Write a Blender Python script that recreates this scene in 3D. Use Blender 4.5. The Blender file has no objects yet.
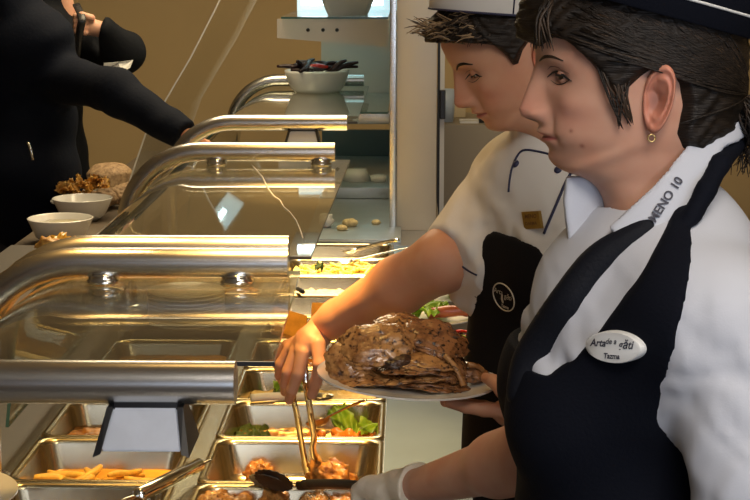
import bpy, bmesh, math, random
import numpy as np
from mathutils import Vector, Matrix, noise
from mathutils.bvhtree import BVHTree

scene = bpy.context.scene
COL = scene.collection
PI = math.pi

# ------------------------------------------------------------------ camera
F_PX = 1600.0
CAM = Vector((0.0, 0.0, 1.75))
PITCH = math.atan(288 / F_PX)
YAW = math.atan(33 * math.cos(PITCH) / F_PX)
FW = Vector((-math.sin(YAW) * math.cos(PITCH), math.cos(YAW) * math.cos(PITCH), -math.sin(PITCH)))
RT = Vector((math.cos(YAW), math.sin(YAW), 0))
UP = RT.cross(FW)
cam_data = bpy.data.cameras.new('camera')
cam_data.sensor_width = 36.0
cam_data.lens = F_PX * 36.0 / 750.0
cam_data.clip_start = 0.05
cam_data.clip_end = 60
cam = bpy.data.objects.new('camera', cam_data)
COL.objects.link(cam)
rotm = Matrix((RT, UP, -FW)).transposed()
cam.matrix_world = Matrix.Translation(CAM) @ rotm.to_4x4()
scene.camera = cam

# ------------------------------------------------------------------ exposure and world
scene.view_settings.view_transform = 'Standard'
scene.view_settings.look = 'None'
scene.view_settings.gamma = 1.0
scene.view_settings.exposure = 0.0
scene.view_settings.use_curve_mapping = False
world = bpy.data.worlds.new('world')
scene.world = world
world.use_nodes = True
world.node_tree.nodes['Background'].inputs[0].default_value = (0.55, 0.6, 0.7, 1)
world.node_tree.nodes['Background'].inputs[1].default_value = 0.3

# ------------------------------------------------------------------ lights
def area(name, loc, target, size, power, color, sy=None):
    l = bpy.data.lights.new(name, 'AREA')
    l.energy = power
    l.color = color
    l.shape = 'RECTANGLE'
    l.size = size
    l.size_y = sy or size
    o = bpy.data.objects.new(name, l)
    COL.objects.link(o)
    o.location = loc
    o.rotation_euler = (Vector(target) - Vector(loc)).to_track_quat('-Z', 'Y').to_euler()
    return o

def spot(name, loc, target, power, color, angle, blend=0.6, size=0.04):
    l = bpy.data.lights.new(name, 'SPOT')
    l.energy = power
    l.color = color
    l.spot_size = math.radians(angle)
    l.spot_blend = blend
    l.shadow_soft_size = size
    o = bpy.data.objects.new(name, l)
    COL.objects.link(o)
    o.location = loc
    o.rotation_euler = (Vector(target) - Vector(loc)).to_track_quat('-Z', 'Y').to_euler()
    return o

WARM = (1.0, 0.56, 0.16)
# daylight from the window behind the camera, then an added side fill
area('window_daylight', (0.6, -2.2, 1.65), (0.2, 3, 1.25), 2.2, 25, (0.70, 0.81, 1.0), 1.0)
area('side_fill_light', (1.9, -2.0, 1.7), (0.4, 1.9, 1.35), 1.2, 20, (0.74, 0.84, 1.0), 1.2)  # added cool fill from the right to brighten the women
# ceiling panels of the dining room, then an added front fill
area('ceiling_panel_light_front', (0.9, 0.8, 2.95), (0.9, 0.8, 0), 1.2, 9, (1.0, 0.86, 0.68))
area('ceiling_panel_light_back', (-0.4, 5.6, 2.95), (-0.4, 5.6, 0), 1.6, 85, (1.0, 0.80, 0.50))
g_ = area('front_fill_light', (0.35, 0.1, 2.9), (0.30, 1.75, 1.45), 0.9, 6.5, (1.0, 0.90, 0.80)); g_.data.spread = math.radians(70)  # added fill from above to brighten the women's faces
# an added warm fill strip, then the heat lamps over the food
g_ = area('warm_fill_strip', (-0.32, 3.5, 2.55), (-0.32, 3.5, 0), 0.30, 4.5, (1.0, 0.58, 0.18), 2.6); g_.data.spread = math.radians(75)  # added overhead strip that turns pans and rails golden
spot('heat_lamp_light_near', (-0.22, 2.55, 1.80), (-0.20, 2.74, 0.9), 80, WARM, 50)
spot('heat_lamp_light_left', (-0.56, 2.66, 1.82), (-0.54, 2.74, 0.9), 46, WARM, 46)
spot('heat_lamp_light_middle', (-0.20, 3.60, 1.85), (-0.18, 3.62, 0.9), 55, WARM, 48)
spot('heat_lamp_light_far', (-0.16, 4.50, 1.95), (-0.14, 4.58, 0.9), 240, (1.0, 0.76, 0.40), 36)

# ------------------------------------------------------------------ pixel helper: a point on the sight line at depth Y / at height z
def ray(px, py):
    return FW + RT * ((px - 375) / F_PX) + UP * ((250 - py) / F_PX)
def at(px, py, Y):
    v = ray(px, py)
    return CAM + v * (Y / v.y)
def onz(px, py, z):
    v = ray(px, py)
    return CAM + v * ((z - CAM.z) / v.z)

# ------------------------------------------------------------------ materials
def new_mat(name):
    m = bpy.data.materials.new(name)
    m.use_nodes = True
    return m, m.node_tree.nodes, m.node_tree.links, m.node_tree.nodes['Principled BSDF']

def mat(name, col, rough=0.5, metal=0.0, bump=0.0, bscale=40.0, var=0.0, vscale=8.0, col2=None, sub=0.0,
        emit=None, estr=0.0, spec=0.5, coat=0.0, aniso=0.0, bstretch=None, alpha=None, sheen=0.0, trans=0.0):
    m, N, L, b = new_mat(name)
    b.inputs['Base Color'].default_value = (*col, 1)
    b.inputs['Roughness'].default_value = rough
    b.inputs['Metallic'].default_value = metal
    b.inputs['Specular IOR Level'].default_value = spec
    b.inputs['Coat Weight'].default_value = coat
    b.inputs['Anisotropic'].default_value = aniso
    if sheen: b.inputs['Sheen Weight'].default_value = sheen
    if trans: b.inputs['Transmission Weight'].default_value = trans
    if sub:
        b.inputs['Subsurface Weight'].default_value = sub
        b.inputs['Subsurface Radius'].default_value = (0.012, 0.005, 0.003)
        b.inputs['Subsurface Scale'].default_value = 1.0
    if alpha is not None: b.inputs['Alpha'].default_value = alpha
    tc = N.new('ShaderNodeTexCoord')
    if var or col2:
        n = N.new('ShaderNodeTexNoise')
        n.inputs['Scale'].default_value = vscale
        n.inputs['Detail'].default_value = 5
        n.inputs['Roughness'].default_value = 0.6
        L.new(tc.outputs['Object'], n.inputs['Vector'])
        r = N.new('ShaderNodeValToRGB')
        c2 = col2 or tuple(c * (1 - var) for c in col)
        r.color_ramp.elements[0].position = 0.36
        r.color_ramp.elements[1].position = 0.64
        r.color_ramp.elements[0].color = (*c2, 1)
        r.color_ramp.elements[1].color = (*col, 1)
        L.new(n.outputs['Fac'], r.inputs['Fac'])
        L.new(r.outputs['Color'], b.inputs['Base Color'])
    if bump:
        n2 = N.new('ShaderNodeTexNoise')
        n2.inputs['Scale'].default_value = bscale
        n2.inputs['Detail'].default_value = 4
        if bstretch:
            mp = N.new('ShaderNodeMapping')
            mp.inputs['Scale'].default_value = bstretch
            L.new(tc.outputs['Object'], mp.inputs['Vector'])
            L.new(mp.outputs['Vector'], n2.inputs['Vector'])
        else:
            L.new(tc.outputs['Object'], n2.inputs['Vector'])
        bp = N.new('ShaderNodeBump')
        bp.inputs['Strength'].default_value = min(1.0, bump)
        bp.inputs['Distance'].default_value = 0.004
        L.new(n2.outputs['Fac'], bp.inputs['Height'])
        L.new(bp.outputs['Normal'], b.inputs['Normal'])
    if emit:
        b.inputs['Emission Color'].default_value = (*emit, 1)
        b.inputs['Emission Strength'].default_value = estr
    return m

def glass_mat(name, tint=(0.93, 0.95, 0.93), boost=0.04, haze=0.0):
    """thin sheet glass: clear to look through, mirror-like at a glancing angle"""
    m, N, L, b = new_mat(name)
    N.remove(b)
    out = N['Material Output']
    lw = N.new('ShaderNodeNewGeometry')
    dot = N.new('ShaderNodeVectorMath'); dot.operation = 'DOT_PRODUCT'
    L.new(lw.outputs['Incoming'], dot.inputs[0]); L.new(lw.outputs['Normal'], dot.inputs[1])
    ab = N.new('ShaderNodeMath'); ab.operation = 'ABSOLUTE'; L.new(dot.outputs['Value'], ab.inputs[0])
    om = N.new('ShaderNodeMath'); om.operation = 'SUBTRACT'; om.inputs[0].default_value = 1.0; L.new(ab.outputs[0], om.inputs[1])
    pw = N.new('ShaderNodeMath'); pw.operation = 'POWER'; L.new(om.outputs[0], pw.inputs[0]); pw.inputs[1].default_value = 5.0
    mu = N.new('ShaderNodeMath'); mu.operation = 'MULTIPLY_ADD'; L.new(pw.outputs[0], mu.inputs[0]); mu.inputs[1].default_value = 1 - boost; mu.inputs[2].default_value = boost
    tr = N.new('ShaderNodeBsdfTransparent'); tr.inputs['Color'].default_value = (*tint, 1)
    gl = N.new('ShaderNodeBsdfGlossy'); gl.inputs['Roughness'].default_value = 0.02; gl.inputs['Color'].default_value = (1, 1, 1, 1)
    mx = N.new('ShaderNodeMixShader')
    L.new(mu.outputs[0], mx.inputs['Fac']); L.new(tr.outputs[0], mx.inputs[1]); L.new(gl.outputs[0], mx.inputs[2])
    last = mx
    if haze:
        df = N.new('ShaderNodeBsdfDiffuse'); df.inputs['Color'].default_value = (0.7, 0.68, 0.6, 1)
        m2 = N.new('ShaderNodeMixShader'); m2.inputs['Fac'].default_value = haze
        L.new(mx.outputs[0], m2.inputs[1]); L.new(df.outputs[0], m2.inputs[2]); last = m2
    L.new(last.outputs[0], out.inputs['Surface'])
    return m

def skin_mat(name, col, rough=0.5):
    m, N, L, b = new_mat(name)
    a = N.new('ShaderNodeAttribute'); a.attribute_name = 'tint'
    tc = N.new('ShaderNodeTexCoord')
    n = N.new('ShaderNodeTexNoise'); n.inputs['Scale'].default_value = 22; n.inputs['Detail'].default_value = 4
    L.new(tc.outputs['Object'], n.inputs['Vector'])
    r = N.new('ShaderNodeValToRGB')
    r.color_ramp.elements[0].position = 0.3; r.color_ramp.elements[1].position = 0.7
    r.color_ramp.elements[0].color = (col[0] * 0.92, col[1] * 0.80, col[2] * 0.76, 1)
    r.color_ramp.elements[1].color = (*col, 1)
    L.new(n.outputs['Fac'], r.inputs['Fac'])
    mx = N.new('ShaderNodeMix'); mx.data_type = 'RGBA'; mx.blend_type = 'MULTIPLY'; mx.inputs['Factor'].default_value = 1.0
    L.new(r.outputs['Color'], mx.inputs[6]); L.new(a.outputs['Color'], mx.inputs[7])
    L.new(mx.outputs[2], b.inputs['Base Color'])
    b.inputs['Roughness'].default_value = rough
    b.inputs['Specular IOR Level'].default_value = 0.35
    b.inputs['Subsurface Weight'].default_value = 0.15
    b.inputs['Subsurface Radius'].default_value = (0.010, 0.004, 0.002)
    b.inputs['Subsurface Scale'].default_value = 1.0
    return m

def steak_mat(name, a, b, c):
    m = mat(name, a, 0.24, bump=0.75, bscale=75, coat=0.6, var=.1, vscale=45)
    N, L = m.node_tree.nodes, m.node_tree.links
    r = [n for n in N if n.type == 'VALTORGB'][0]
    r.color_ramp.elements[0].color = (*b, 1); r.color_ramp.elements[0].position = .34; r.color_ramp.elements[1].position = .58
    n = N.new('ShaderNodeTexNoise'); n.inputs['Scale'].default_value = 130; n.inputs['Detail'].default_value = 3
    tc = [x for x in N if x.type == 'TEX_COORD'][0]; L.new(tc.outputs['Object'], n.inputs['Vector'])
    k = N.new('ShaderNodeValToRGB'); k.color_ramp.elements[0].position = .34; k.color_ramp.elements[1].position = .46
    L.new(n.outputs['Fac'], k.inputs['Fac'])
    x = N.new('ShaderNodeMix'); x.data_type = 'RGBA'; L.new(k.outputs['Color'], x.inputs['Factor']); x.inputs[6].default_value = (*c, 1)
    L.new(r.outputs['Color'], x.inputs[7]); L.new(x.outputs[2], N['Principled BSDF'].inputs['Base Color'])
    return m
M = {}
M['wall'] = mat('tan_paint', (0.50, 0.37, 0.19), 0.9, var=0.06, vscale=1.2)
M['ceiling'] = mat('ceiling_paint', (0.62, 0.55, 0.42), 0.9, var=0.05)
M['floor'] = mat('floor_tile', (0.22, 0.17, 0.12), 0.4, var=0.25, vscale=3)
M['steel'] = mat('brushed_steel', (0.62, 0.61, 0.58), 0.26, 1.0, bump=0.05, bscale=30, bstretch=(1, 60, 60))
M['tube'] = mat('polished_steel_tube', (0.60, 0.59, 0.57), 0.27, 1.0, bump=0.03, bscale=30, bstretch=(1, 80, 80))
M['pan'] = mat('warm_tinted_pan_steel', (0.66, 0.56, 0.38), 0.22, 1.0, bump=0.04, bscale=18, var=0.08, vscale=14)  # golden light of the warm lamps put into the steel colour
M['chrome'] = mat('chrome', (0.8, 0.8, 0.78), 0.10, 1.0)
M['creamsteel'] = mat('cream_panel', (0.60, 0.55, 0.46), 0.45, 0.3, var=0.06, vscale=4)
M['darkmetal'] = mat('dark_metal', (0.03, 0.03, 0.03), 0.4, 0.5)
M['black_plastic'] = mat('black_plastic', (0.02, 0.02, 0.022), 0.35)
M['grey_plastic'] = mat('grey_plastic', (0.60, 0.64, 0.72), 0.45, var=0.08, vscale=30)
M['white_plastic'] = mat('white_plastic', (0.72, 0.72, 0.70), 0.4)
M['porcelain'] = mat('white_porcelain', (0.78, 0.77, 0.73), 0.15, coat=0.3)
M['glass'] = glass_mat('guard_glass', (0.78, 0.79, 0.73), 0.10, 0.035)
M['glass_edge'] = mat('glass_edge', (0.05, 0.12, 0.10), 0.2)
M['case_glass'] = glass_mat('case_glass', (0.94, 0.95, 0.93), 0.04, 0.02)
M['shelf_glass'] = glass_mat('shelf_glass', (0.80, 0.90, 0.88), 0.05, 0.04)
M['wood'] = mat('laminate', (0.13, 0.10, 0.07), 0.5, var=0.2)
M['panel'] = mat('counter_panel', (0.30, 0.26, 0.20), 0.5)

# ------------------------------------------------------------------ object helpers
def link(o, parent=None):
    COL.objects.link(o)
    if parent is not None: o.parent = parent
    return o
def tag(o, label=None, cat=None, group=None, kind=None):
    if label: o['label'] = label
    if cat: o['category'] = cat
    if group: o['group'] = group
    if kind: o['kind'] = kind
    return o
def obj(name, bm, m, parent=None, smooth=True, sharp=None):
    """bm: a BMesh, or (verts, faces)"""
    me = bpy.data.meshes.new(name)
    if isinstance(bm, tuple):
        me.from_pydata([tuple(v) for v in bm[0]], [], [tuple(f) for f in bm[1]])
    else:
        bmesh.ops.recalc_face_normals(bm, faces=bm.faces)
        bm.to_mesh(me); bm.free()
    for x in (m if isinstance(m, (list, tuple)) else [m]): me.materials.append(x)
    if smooth:
        me.polygons.foreach_set('use_smooth', [True] * len(me.polygons))
        if sharp is not None:
            try: me.set_sharp_from_angle(angle=math.radians(sharp))
            except Exception: pass
    me.update()
    return link(bpy.data.objects.new(name, me), parent)
def empty(name, loc=(0, 0, 0), rz=0.0):
    o = bpy.data.objects.new(name, None)
    o.empty_display_size = 0.1
    o.location = loc; o.rotation_euler = (0, 0, rz)
    bpy.context.view_layer.update()
    return link(o)
def keep_world(child, parent):
    """mesh built in world coordinates under an Empty that is not at the origin"""
    child.parent = parent
    child.matrix_parent_inverse = Matrix.Translation(-Vector(parent.location))
    return child
def thing(name, label, cat, loc=(0, 0, 0), rz=0.0, group=None):
    return tag(empty(name, loc, rz), label, cat, group)
def copy_tree(o, parent=None):
    c = o.copy(); COL.objects.link(c)
    if parent is not None: c.parent = parent
    for ch in [x for x in list(COL.objects) if x.parent == o]:
        copy_tree(ch, c)
    return c

def box(bm, lo, hi, mi=0, bevel=0.0, rot=None, piv=None):
    x0, y0, z0 = lo; x1, y1, z1 = hi
    vs = [bm.verts.new(c) for c in ((x0,y0,z0),(x1,y0,z0),(x1,y1,z0),(x0,y1,z0),(x0,y0,z1),(x1,y0,z1),(x1,y1,z1),(x0,y1,z1))]
    fs = [bm.faces.new([vs[i] for i in f]) for f in ((0,3,2,1),(4,5,6,7),(0,1,5,4),(1,2,6,5),(2,3,7,6),(3,0,4,7))]
    for f in fs: f.material_index = mi
    if bevel:
        es = list({e for f in fs for e in f.edges})
        r = bmesh.ops.bevel(bm, geom=es, offset=bevel, segments=2, affect='EDGES', profile=0.6)
        vs = list({v for f in r['faces'] for v in f.verts} | {v for v in vs if v.is_valid})
        for f in r['faces']: f.material_index = mi
    if rot is not None:
        p = Vector(piv) if piv is not None else (Vector(lo) + Vector(hi)) / 2
        for v in vs: v.co = rot @ (v.co - p) + p
    return vs
def boxobj(name, lo, hi, m, parent=None, bevel=0.003, rot=None, piv=None):
    bm = bmesh.new(); box(bm, lo, hi, 0, bevel, rot, piv)
    return obj(name, bm, m, parent, smooth=True, sharp=35)
def loft(bm, loops, closed=True, cap0=True, cap1=True, mi=0):
    rings = [[bm.verts.new(p) for p in lp] for lp in loops]
    n = len(rings[0])
    for a, b in zip(rings, rings[1:]):
        for i in range(n if closed else n - 1):
            j = (i + 1) % n
            f = bm.faces.new((a[i], a[j], b[j], b[i])); f.material_index = mi
    if cap0 and closed: bm.faces.new(rings[0][::-1]).material_index = mi
    if cap1 and closed: bm.faces.new(rings[-1]).material_index = mi
    return rings
def tube(bm, pts, rad, n=10, mi=0, flat=None):
    """sweep a circle (or a flat ellipse) along points; rad a number or list"""
    pts = [Vector(p) for p in pts]
    rs = rad if isinstance(rad, (list, tuple)) else [rad] * len(pts)
    loops = []
    t0 = (pts[1] - pts[0]).normalized()
    u = t0.orthogonal().normalized()
    if flat is not None:
        fv = Vector(flat); u = (fv - t0 * fv.dot(t0)).normalized()
    for i, p in enumerate(pts):
        a = pts[max(0, i - 1)]; b = pts[min(len(pts) - 1, i + 1)]
        t = (b - a).normalized()
        u = (u - t * u.dot(t)).normalized()
        w = t.cross(u)
        r = rs[i]
        ra, rb = r if isinstance(r, tuple) else (r, r)
        loops.append([p + u * (math.cos(2 * PI * k / n) * ra) + w * (math.sin(2 * PI * k / n) * rb) for k in range(n)])
    loft(bm, loops, mi=mi)
def lathe(bm, prof, c=(0, 0, 0), n=48, mi=0, sx=1.0, sy=1.0, rot=None):
    """prof: (r, z) from the axis outwards and back; closed at r=0 ends"""
    c = Vector(c)
    rings = []
    for r, z in prof:
        if r < 1e-6:
            p = Vector((0, 0, z)); p = (rot @ p if rot else p) + c
            rings.append([bm.verts.new(p)])
        else:
            rg = []
            for k in range(n):
                p = Vector((math.cos(2*PI*k/n) * r * sx, math.sin(2*PI*k/n) * r * sy, z))
                p = (rot @ p if rot else p) + c
                rg.append(bm.verts.new(p))
            rings.append(rg)
    for a, b in zip(rings, rings[1:]):
        for k in range(n):
            j = (k + 1) % n
            if len(a) == 1 and len(b) == 1: continue
            if len(a) == 1: f = bm.faces.new((a[0], b[k], b[j]))
            elif len(b) == 1: f = bm.faces.new((a[k], a[j], b[0]))
            else: f = bm.faces.new((a[k], a[j], b[j], b[k]))
            f.material_index = mi
def catmull(pts, k=6):
    pts = [Vector(p) for p in pts]
    P = [2 * pts[0] - pts[1]] + pts + [2 * pts[-1] - pts[-2]]
    out = []
    for i in range(1, len(P) - 2):
        for s in range(k):
            t = s / k
            a, b, c, d = P[i-1], P[i], P[i+1], P[i+2]
            out.append(0.5 * ((2*b) + (c-a)*t + (2*a-5*b+4*c-d)*t*t + (3*b-a-3*c+d)*t**3))
    out.append(pts[-1])
    return out

def blob(dims, seed=0, amp=0.15, freq=2.2, sub=4, bend=0.0, power=1.0, ridge=0.0):
    """an organic lump: an icosphere pushed about by noise; returns a BMesh centred on the origin"""
    bm = bmesh.new()
    bmesh.ops.create_icosphere(bm, subdivisions=sub, radius=1.0)
    off = Vector((seed * 3.7, seed * 1.3, seed * 7.1))
    for v in bm.verts:
        p = v.co.copy()
        d = noise.fractal(p * freq + off, 0.8, 2.0, 4)
        k = 1 + amp * d
        if ridge: k += ridge * abs(noise.noise(p * freq * 2.6 + off))
        q = Vector((math.copysign(abs(p.x) ** power, p.x), math.copysign(abs(p.y) ** power, p.y), p.z)) * k
        q = Vector((q.x * dims[0], q.y * dims[1], q.z * dims[2]))
        q.z -= bend * ((q.x / dims[0]) ** 2) * dims[0]
        v.co = q
    return bm
def blobobj(name, c, dims, m, rot=(0, 0, 0), parent=None, **kw):
    bm = blob(dims, **kw)
    o = obj(name, bm, m, parent)
    o.location = c; o.rotation_euler = rot
    return o

# ------------------------------------------------------------------ implicit surfaces (smooth bodies, hands and clothes)
def V3(p): return np.array([p[0], p[1], p[2]], dtype=np.float32)
def d_cone(P, a, b, r1, r2):
    a = V3(a); b = V3(b); ba = b - a
    pa = P - a
    t = np.clip((pa @ ba) / max(1e-9, float(ba @ ba)), 0, 1)
    q = pa - t[..., None] * ba
    return np.sqrt((q * q).sum(-1)) - (r1 + (r2 - r1) * t)
def d_ell(P, c, r, R=None):
    q = P - V3(c)
    if R is not None: q = q @ np.array(R, dtype=np.float32)      # columns of R are the local axes
    r = V3(r)
    k0 = np.sqrt(((q / r) ** 2).sum(-1)); k1 = np.sqrt(((q / (r * r)) ** 2).sum(-1))
    return k0 * (k0 - 1.0) / np.maximum(k1, 1e-6)
def smin(a, b, k):
    h = np.clip(0.5 + 0.5 * (b - a) / k, 0, 1)
    return b * (1 - h) + a * h - k * h * (1 - h)
def smax(a, b, k): return -smin(-a, -b, k)
def chain(P, pts, rs, k=0.01):
    d = None
    for i in range(len(pts) - 1):
        e = d_cone(P, pts[i], pts[i+1], rs[i], rs[i+1])
        d = e if d is None else smin(d, e, k)
    return d
def poly2(px, pz, poly):
    """signed distance to a polygon, negative inside"""
    poly = [(float(a), float(b)) for a, b in poly]
    d = np.full(px.shape, 1e9, dtype=np.float32)
    s = np.ones(px.shape, dtype=np.float32)
    n = len(poly); j = n - 1
    for i in range(n):
        vi, vj = poly[i], poly[j]
        ex, ey = vj[0]-vi[0], vj[1]-vi[1]
        wx, wy = px - vi[0], pz - vi[1]
        t = np.clip((wx*ex + wy*ey) / max(1e-12, ex*ex + ey*ey), 0, 1)
        bx, by = wx - ex*t, wy - ey*t
        d = np.minimum(d, bx*bx + by*by)
        c1 = pz >= vi[1]; c2 = pz < vj[1]; c3 = ex*wy > ey*wx
        flip = (c1 & c2 & c3) | (~c1 & ~c2 & ~c3)
        s = np.where(flip, -s, s)
        j = i
    return s * np.sqrt(d)
def sdf_mesh(fn, lo, hi, h):
    """surface nets"""
    lo = np.array(lo, dtype=np.float32); hi = np.array(hi, dtype=np.float32)
    n = np.maximum(3, np.ceil((hi - lo) / h).astype(int) + 1)
    xs, ys, zs = [lo[i] + h * np.arange(n[i], dtype=np.float32) for i in range(3)]
    F = np.empty(tuple(n), dtype=np.float32)
    for i0 in range(0, n[0], 24):
        X, Y, Z = np.meshgrid(xs[i0:i0+24], ys, zs, indexing='ij')
        F[i0:i0+24] = fn(np.stack((X, Y, Z), -1))
    F[0] = np.maximum(F[0], 1e-3); F[-1] = np.maximum(F[-1], 1e-3)
    F[:, 0] = np.maximum(F[:, 0], 1e-3); F[:, -1] = np.maximum(F[:, -1], 1e-3)
    F[:, :, 0] = np.maximum(F[:, :, 0], 1e-3); F[:, :, -1] = np.maximum(F[:, :, -1], 1e-3)
    S = F < 0
    cs = tuple(n - 1)
    acc = np.zeros(cs + (3,), dtype=np.float32); cnt = np.zeros(cs, dtype=np.float32)
    import itertools
    for ax in range(3):
        o1, o2 = [a for a in range(3) if a != ax]
        for d1 in (0, 1):
            for d2 in (0, 1):
                sl0 = [None]*3; sl1 = [None]*3
                sl0[ax] = slice(0, cs[ax]); sl1[ax] = slice(1, cs[ax] + 1)
                sl0[o1] = sl1[o1] = slice(d1, d1 + cs[o1]); sl0[o2] = sl1[o2] = slice(d2, d2 + cs[o2])
                a = F[tuple(sl0)]; b = F[tuple(sl1)]
                m = (a < 0) != (b < 0)
                t = np.where(m, a / np.where(m, a - b, 1), 0)
                acc[..., ax] += t; cnt += m
                acc[..., o1] += d1 * m; acc[..., o2] += d2 * m
    act = cnt > 0
    idx = np.full(cs, -1, dtype=np.int64)
    idx[act] = np.arange(int(act.sum()))
    cell = np.argwhere(act).astype(np.float32)
    verts = lo + h * (cell + acc[act] / cnt[act][:, None])
    faces = []
    for ax in range(3):
        o1, o2 = (ax + 1) % 3, (ax + 2) % 3
        sl0 = [slice(1, None)] * 3; sl1 = [slice(1, None)] * 3
        sl0[ax] = slice(0, -1); sl1[ax] = slice(1, None)
        sl0[o1] = sl1[o1] = slice(1, -1); sl0[o2] = sl1[o2] = slice(1, -1)
        a = S[tuple(sl0)]; b = S[tuple(sl1)]
        for sign, m in ((0, a & ~b), (1, ~a & b)):
            ii = np.argwhere(m)
            if not len(ii): continue
            base = ii.copy(); base[:, o1] += 1; base[:, o2] += 1
            def g(d1, d2):
                q = base.copy(); q[:, o1] -= d1; q[:, o2] -= d2
                return idx[q[:, 0], q[:, 1], q[:, 2]]
            q = np.stack((g(1, 1), g(0, 1), g(0, 0), g(1, 0)), -1)
            if sign: q = q[:, ::-1]
            faces.append(q)
    return verts, np.concatenate(faces)
def folds(P, amp, fx=14.0, seed=0.0, stretch=(1, 1, 1)):
    x = P[..., 0] * stretch[0]; y = P[..., 1] * stretch[1]; z = P[..., 2] * stretch[2]
    w = np.sin(fx*0.6*x + 2.1*np.sin(fx*0.35*z + seed) + seed)
    v = np.sin(fx*1.1*(z + 0.55*x - 0.3*y) + 2.4*w + seed*2)
    u = np.sin(fx*2.1*(0.45*z - x + 0.4*y) + 1.7*v + seed*3)
    return amp * (0.65 * v + 0.35 * u)
def mesh_join(parts):
    vs, fs, off = [], [], 0
    for v, f in parts:
        vs.append(np.asarray(v, dtype=np.float32).reshape(-1, 3))
        fs.extend([tuple(int(i) + off for i in q) for q in f])
        off += len(vs[-1])
    return np.concatenate(vs), fs
def mesh_bvh(vf):
    return BVHTree.FromPolygons([tuple(map(float, v)) for v in vf[0]], [tuple(int(i) for i in f) for f in vf[1]])
def cast(px, py, bvh):
    h = bvh.ray_cast(CAM, ray(px, py).normalized())
    return (h[0], h[1]) if h[0] is not None else (None, None)

def text_vf(s, size, shear=0.0, bold=0.0):
    cu = bpy.data.curves.new('lettering', 'FONT')
    cu.body = s; cu.size = size; cu.shear = shear; cu.offset = bold
    cu.align_x = 'CENTER'; cu.align_y = 'CENTER'; cu.resolution_u = 3
    o = bpy.data.objects.new('lettering', cu); COL.objects.link(o)
    bpy.context.view_layer.update()
    me = bpy.data.meshes.new_from_object(o.evaluated_get(bpy.context.evaluated_depsgraph_get()))
    vs = [v.co.copy() for v in me.vertices]; fs = [tuple(p.vertices) for p in me.polygons]
    bpy.data.objects.remove(o); bpy.data.meshes.remove(me); bpy.data.curves.remove(cu)
    return vs, fs
# ================================================================== the room
def structure(name, lo, hi, m, bevel=0.0):
    return tag(boxobj(name, lo, hi, m, bevel=bevel), kind='structure')
structure('floor', (-4.1, -2.6, -0.1), (3.1, 8.8, 0.0), M['floor'])
structure('ceiling', (-4.1, -2.6, 3.0), (3.1, 8.8, 3.1), M['ceiling'])
structure('wall_back', (-4.1, 8.7, 0), (3.1, 8.8, 3.0), M['wall'])
structure('wall_left', (-4.2, -2.6, 0), (-4.1, 8.8, 3.0), M['wall'])
structure('wall_right', (3.1, -2.6, 0), (3.2, 8.8, 3.0), M['wall'])
structure('wall_front', (-4.1, -2.7, 0), (3.1, -2.6, 3.0), M['wall'])
structure('baseboard_back', (-4.1, 8.68, 0), (3.1, 8.7, 0.1), M['wood'])

# ================================================================== the counter
ZC = 0.862
PITCH_Y, Y0 = 0.265, 2.632
ROWS = range(-1, 9)
YA, YB = 1.25, 7.05
def hole_cells():
    xs = [-0.83, -0.685, -0.405, -0.354, -0.050, 0.112]
    ys = [YA]
    for k in ROWS:
        ys += [Y0 + k * PITCH_Y + 0.012, Y0 + (k + 1) * PITCH_Y - 0.012]
    ys.append(YB)
    bm = bmesh.new()
    g = [[bm.verts.new((x, y, ZC)) for y in ys] for x in xs]
    top = []
    for i in range(len(xs) - 1):
        for j in range(len(ys) - 1):
            if i in (1, 3) and j % 2 == 1: continue
            top.append(bm.faces.new((g[i][j], g[i+1][j], g[i+1][j+1], g[i][j+1])))
    ext = bmesh.ops.extrude_face_region(bm, geom=top)
    for v in [x for x in ext['geom'] if isinstance(x, bmesh.types.BMVert)]: v.co.z -= 0.03
    return bm
counter = thing('serving_counter', 'long steel serving counter with two rows of sunken food pans', 'counter', (-0.36, 4.0, 0))
keep_world(obj('worktop', hole_cells(), M['steel'], smooth=False), counter)
bm = bmesh.new(); box(bm, (-0.81, YA + 0.02, 0.0), (-0.78, YB - 0.02, 0.832)); keep_world(obj('customer_panel', bm, M['panel'], smooth=False), counter)
bm = bmesh.new(); box(bm, (0.07, YA + 0.02, 0.1), (0.10, YB - 0.02, 0.832)); keep_world(obj('staff_panel', bm, M['steel'], smooth=False), counter)
bm = bmesh.new(); box(bm, (-0.78, YA + 0.02, 0.0), (0.07, YA + 0.05, 0.832)); keep_world(obj('end_panel', bm, M['panel'], smooth=False), counter)
bm = bmesh.new(); box(bm, (-0.78, YB - 0.05, 0.0), (0.07, YB - 0.02, 0.832)); keep_world(obj('end_panel', bm, M['panel'], smooth=False), counter)
bm = bmesh.new(); box(bm, (-0.78, YA + 0.05, 0.55), (0.07, YB - 0.05, 0.58)); keep_world(obj('well_floor', bm, M['steel'], smooth=False), counter)

bm = bmesh.new(); box(bm, (-0.040, YA, ZC + .0002), (0.112, 5.0, ZC + .0020)); keep_world(obj('side_strip', bm, mat('cool_grey_strip', (.12, .18, .25), .35, .2, var=.1, vscale=6), smooth=False), counter)
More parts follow.
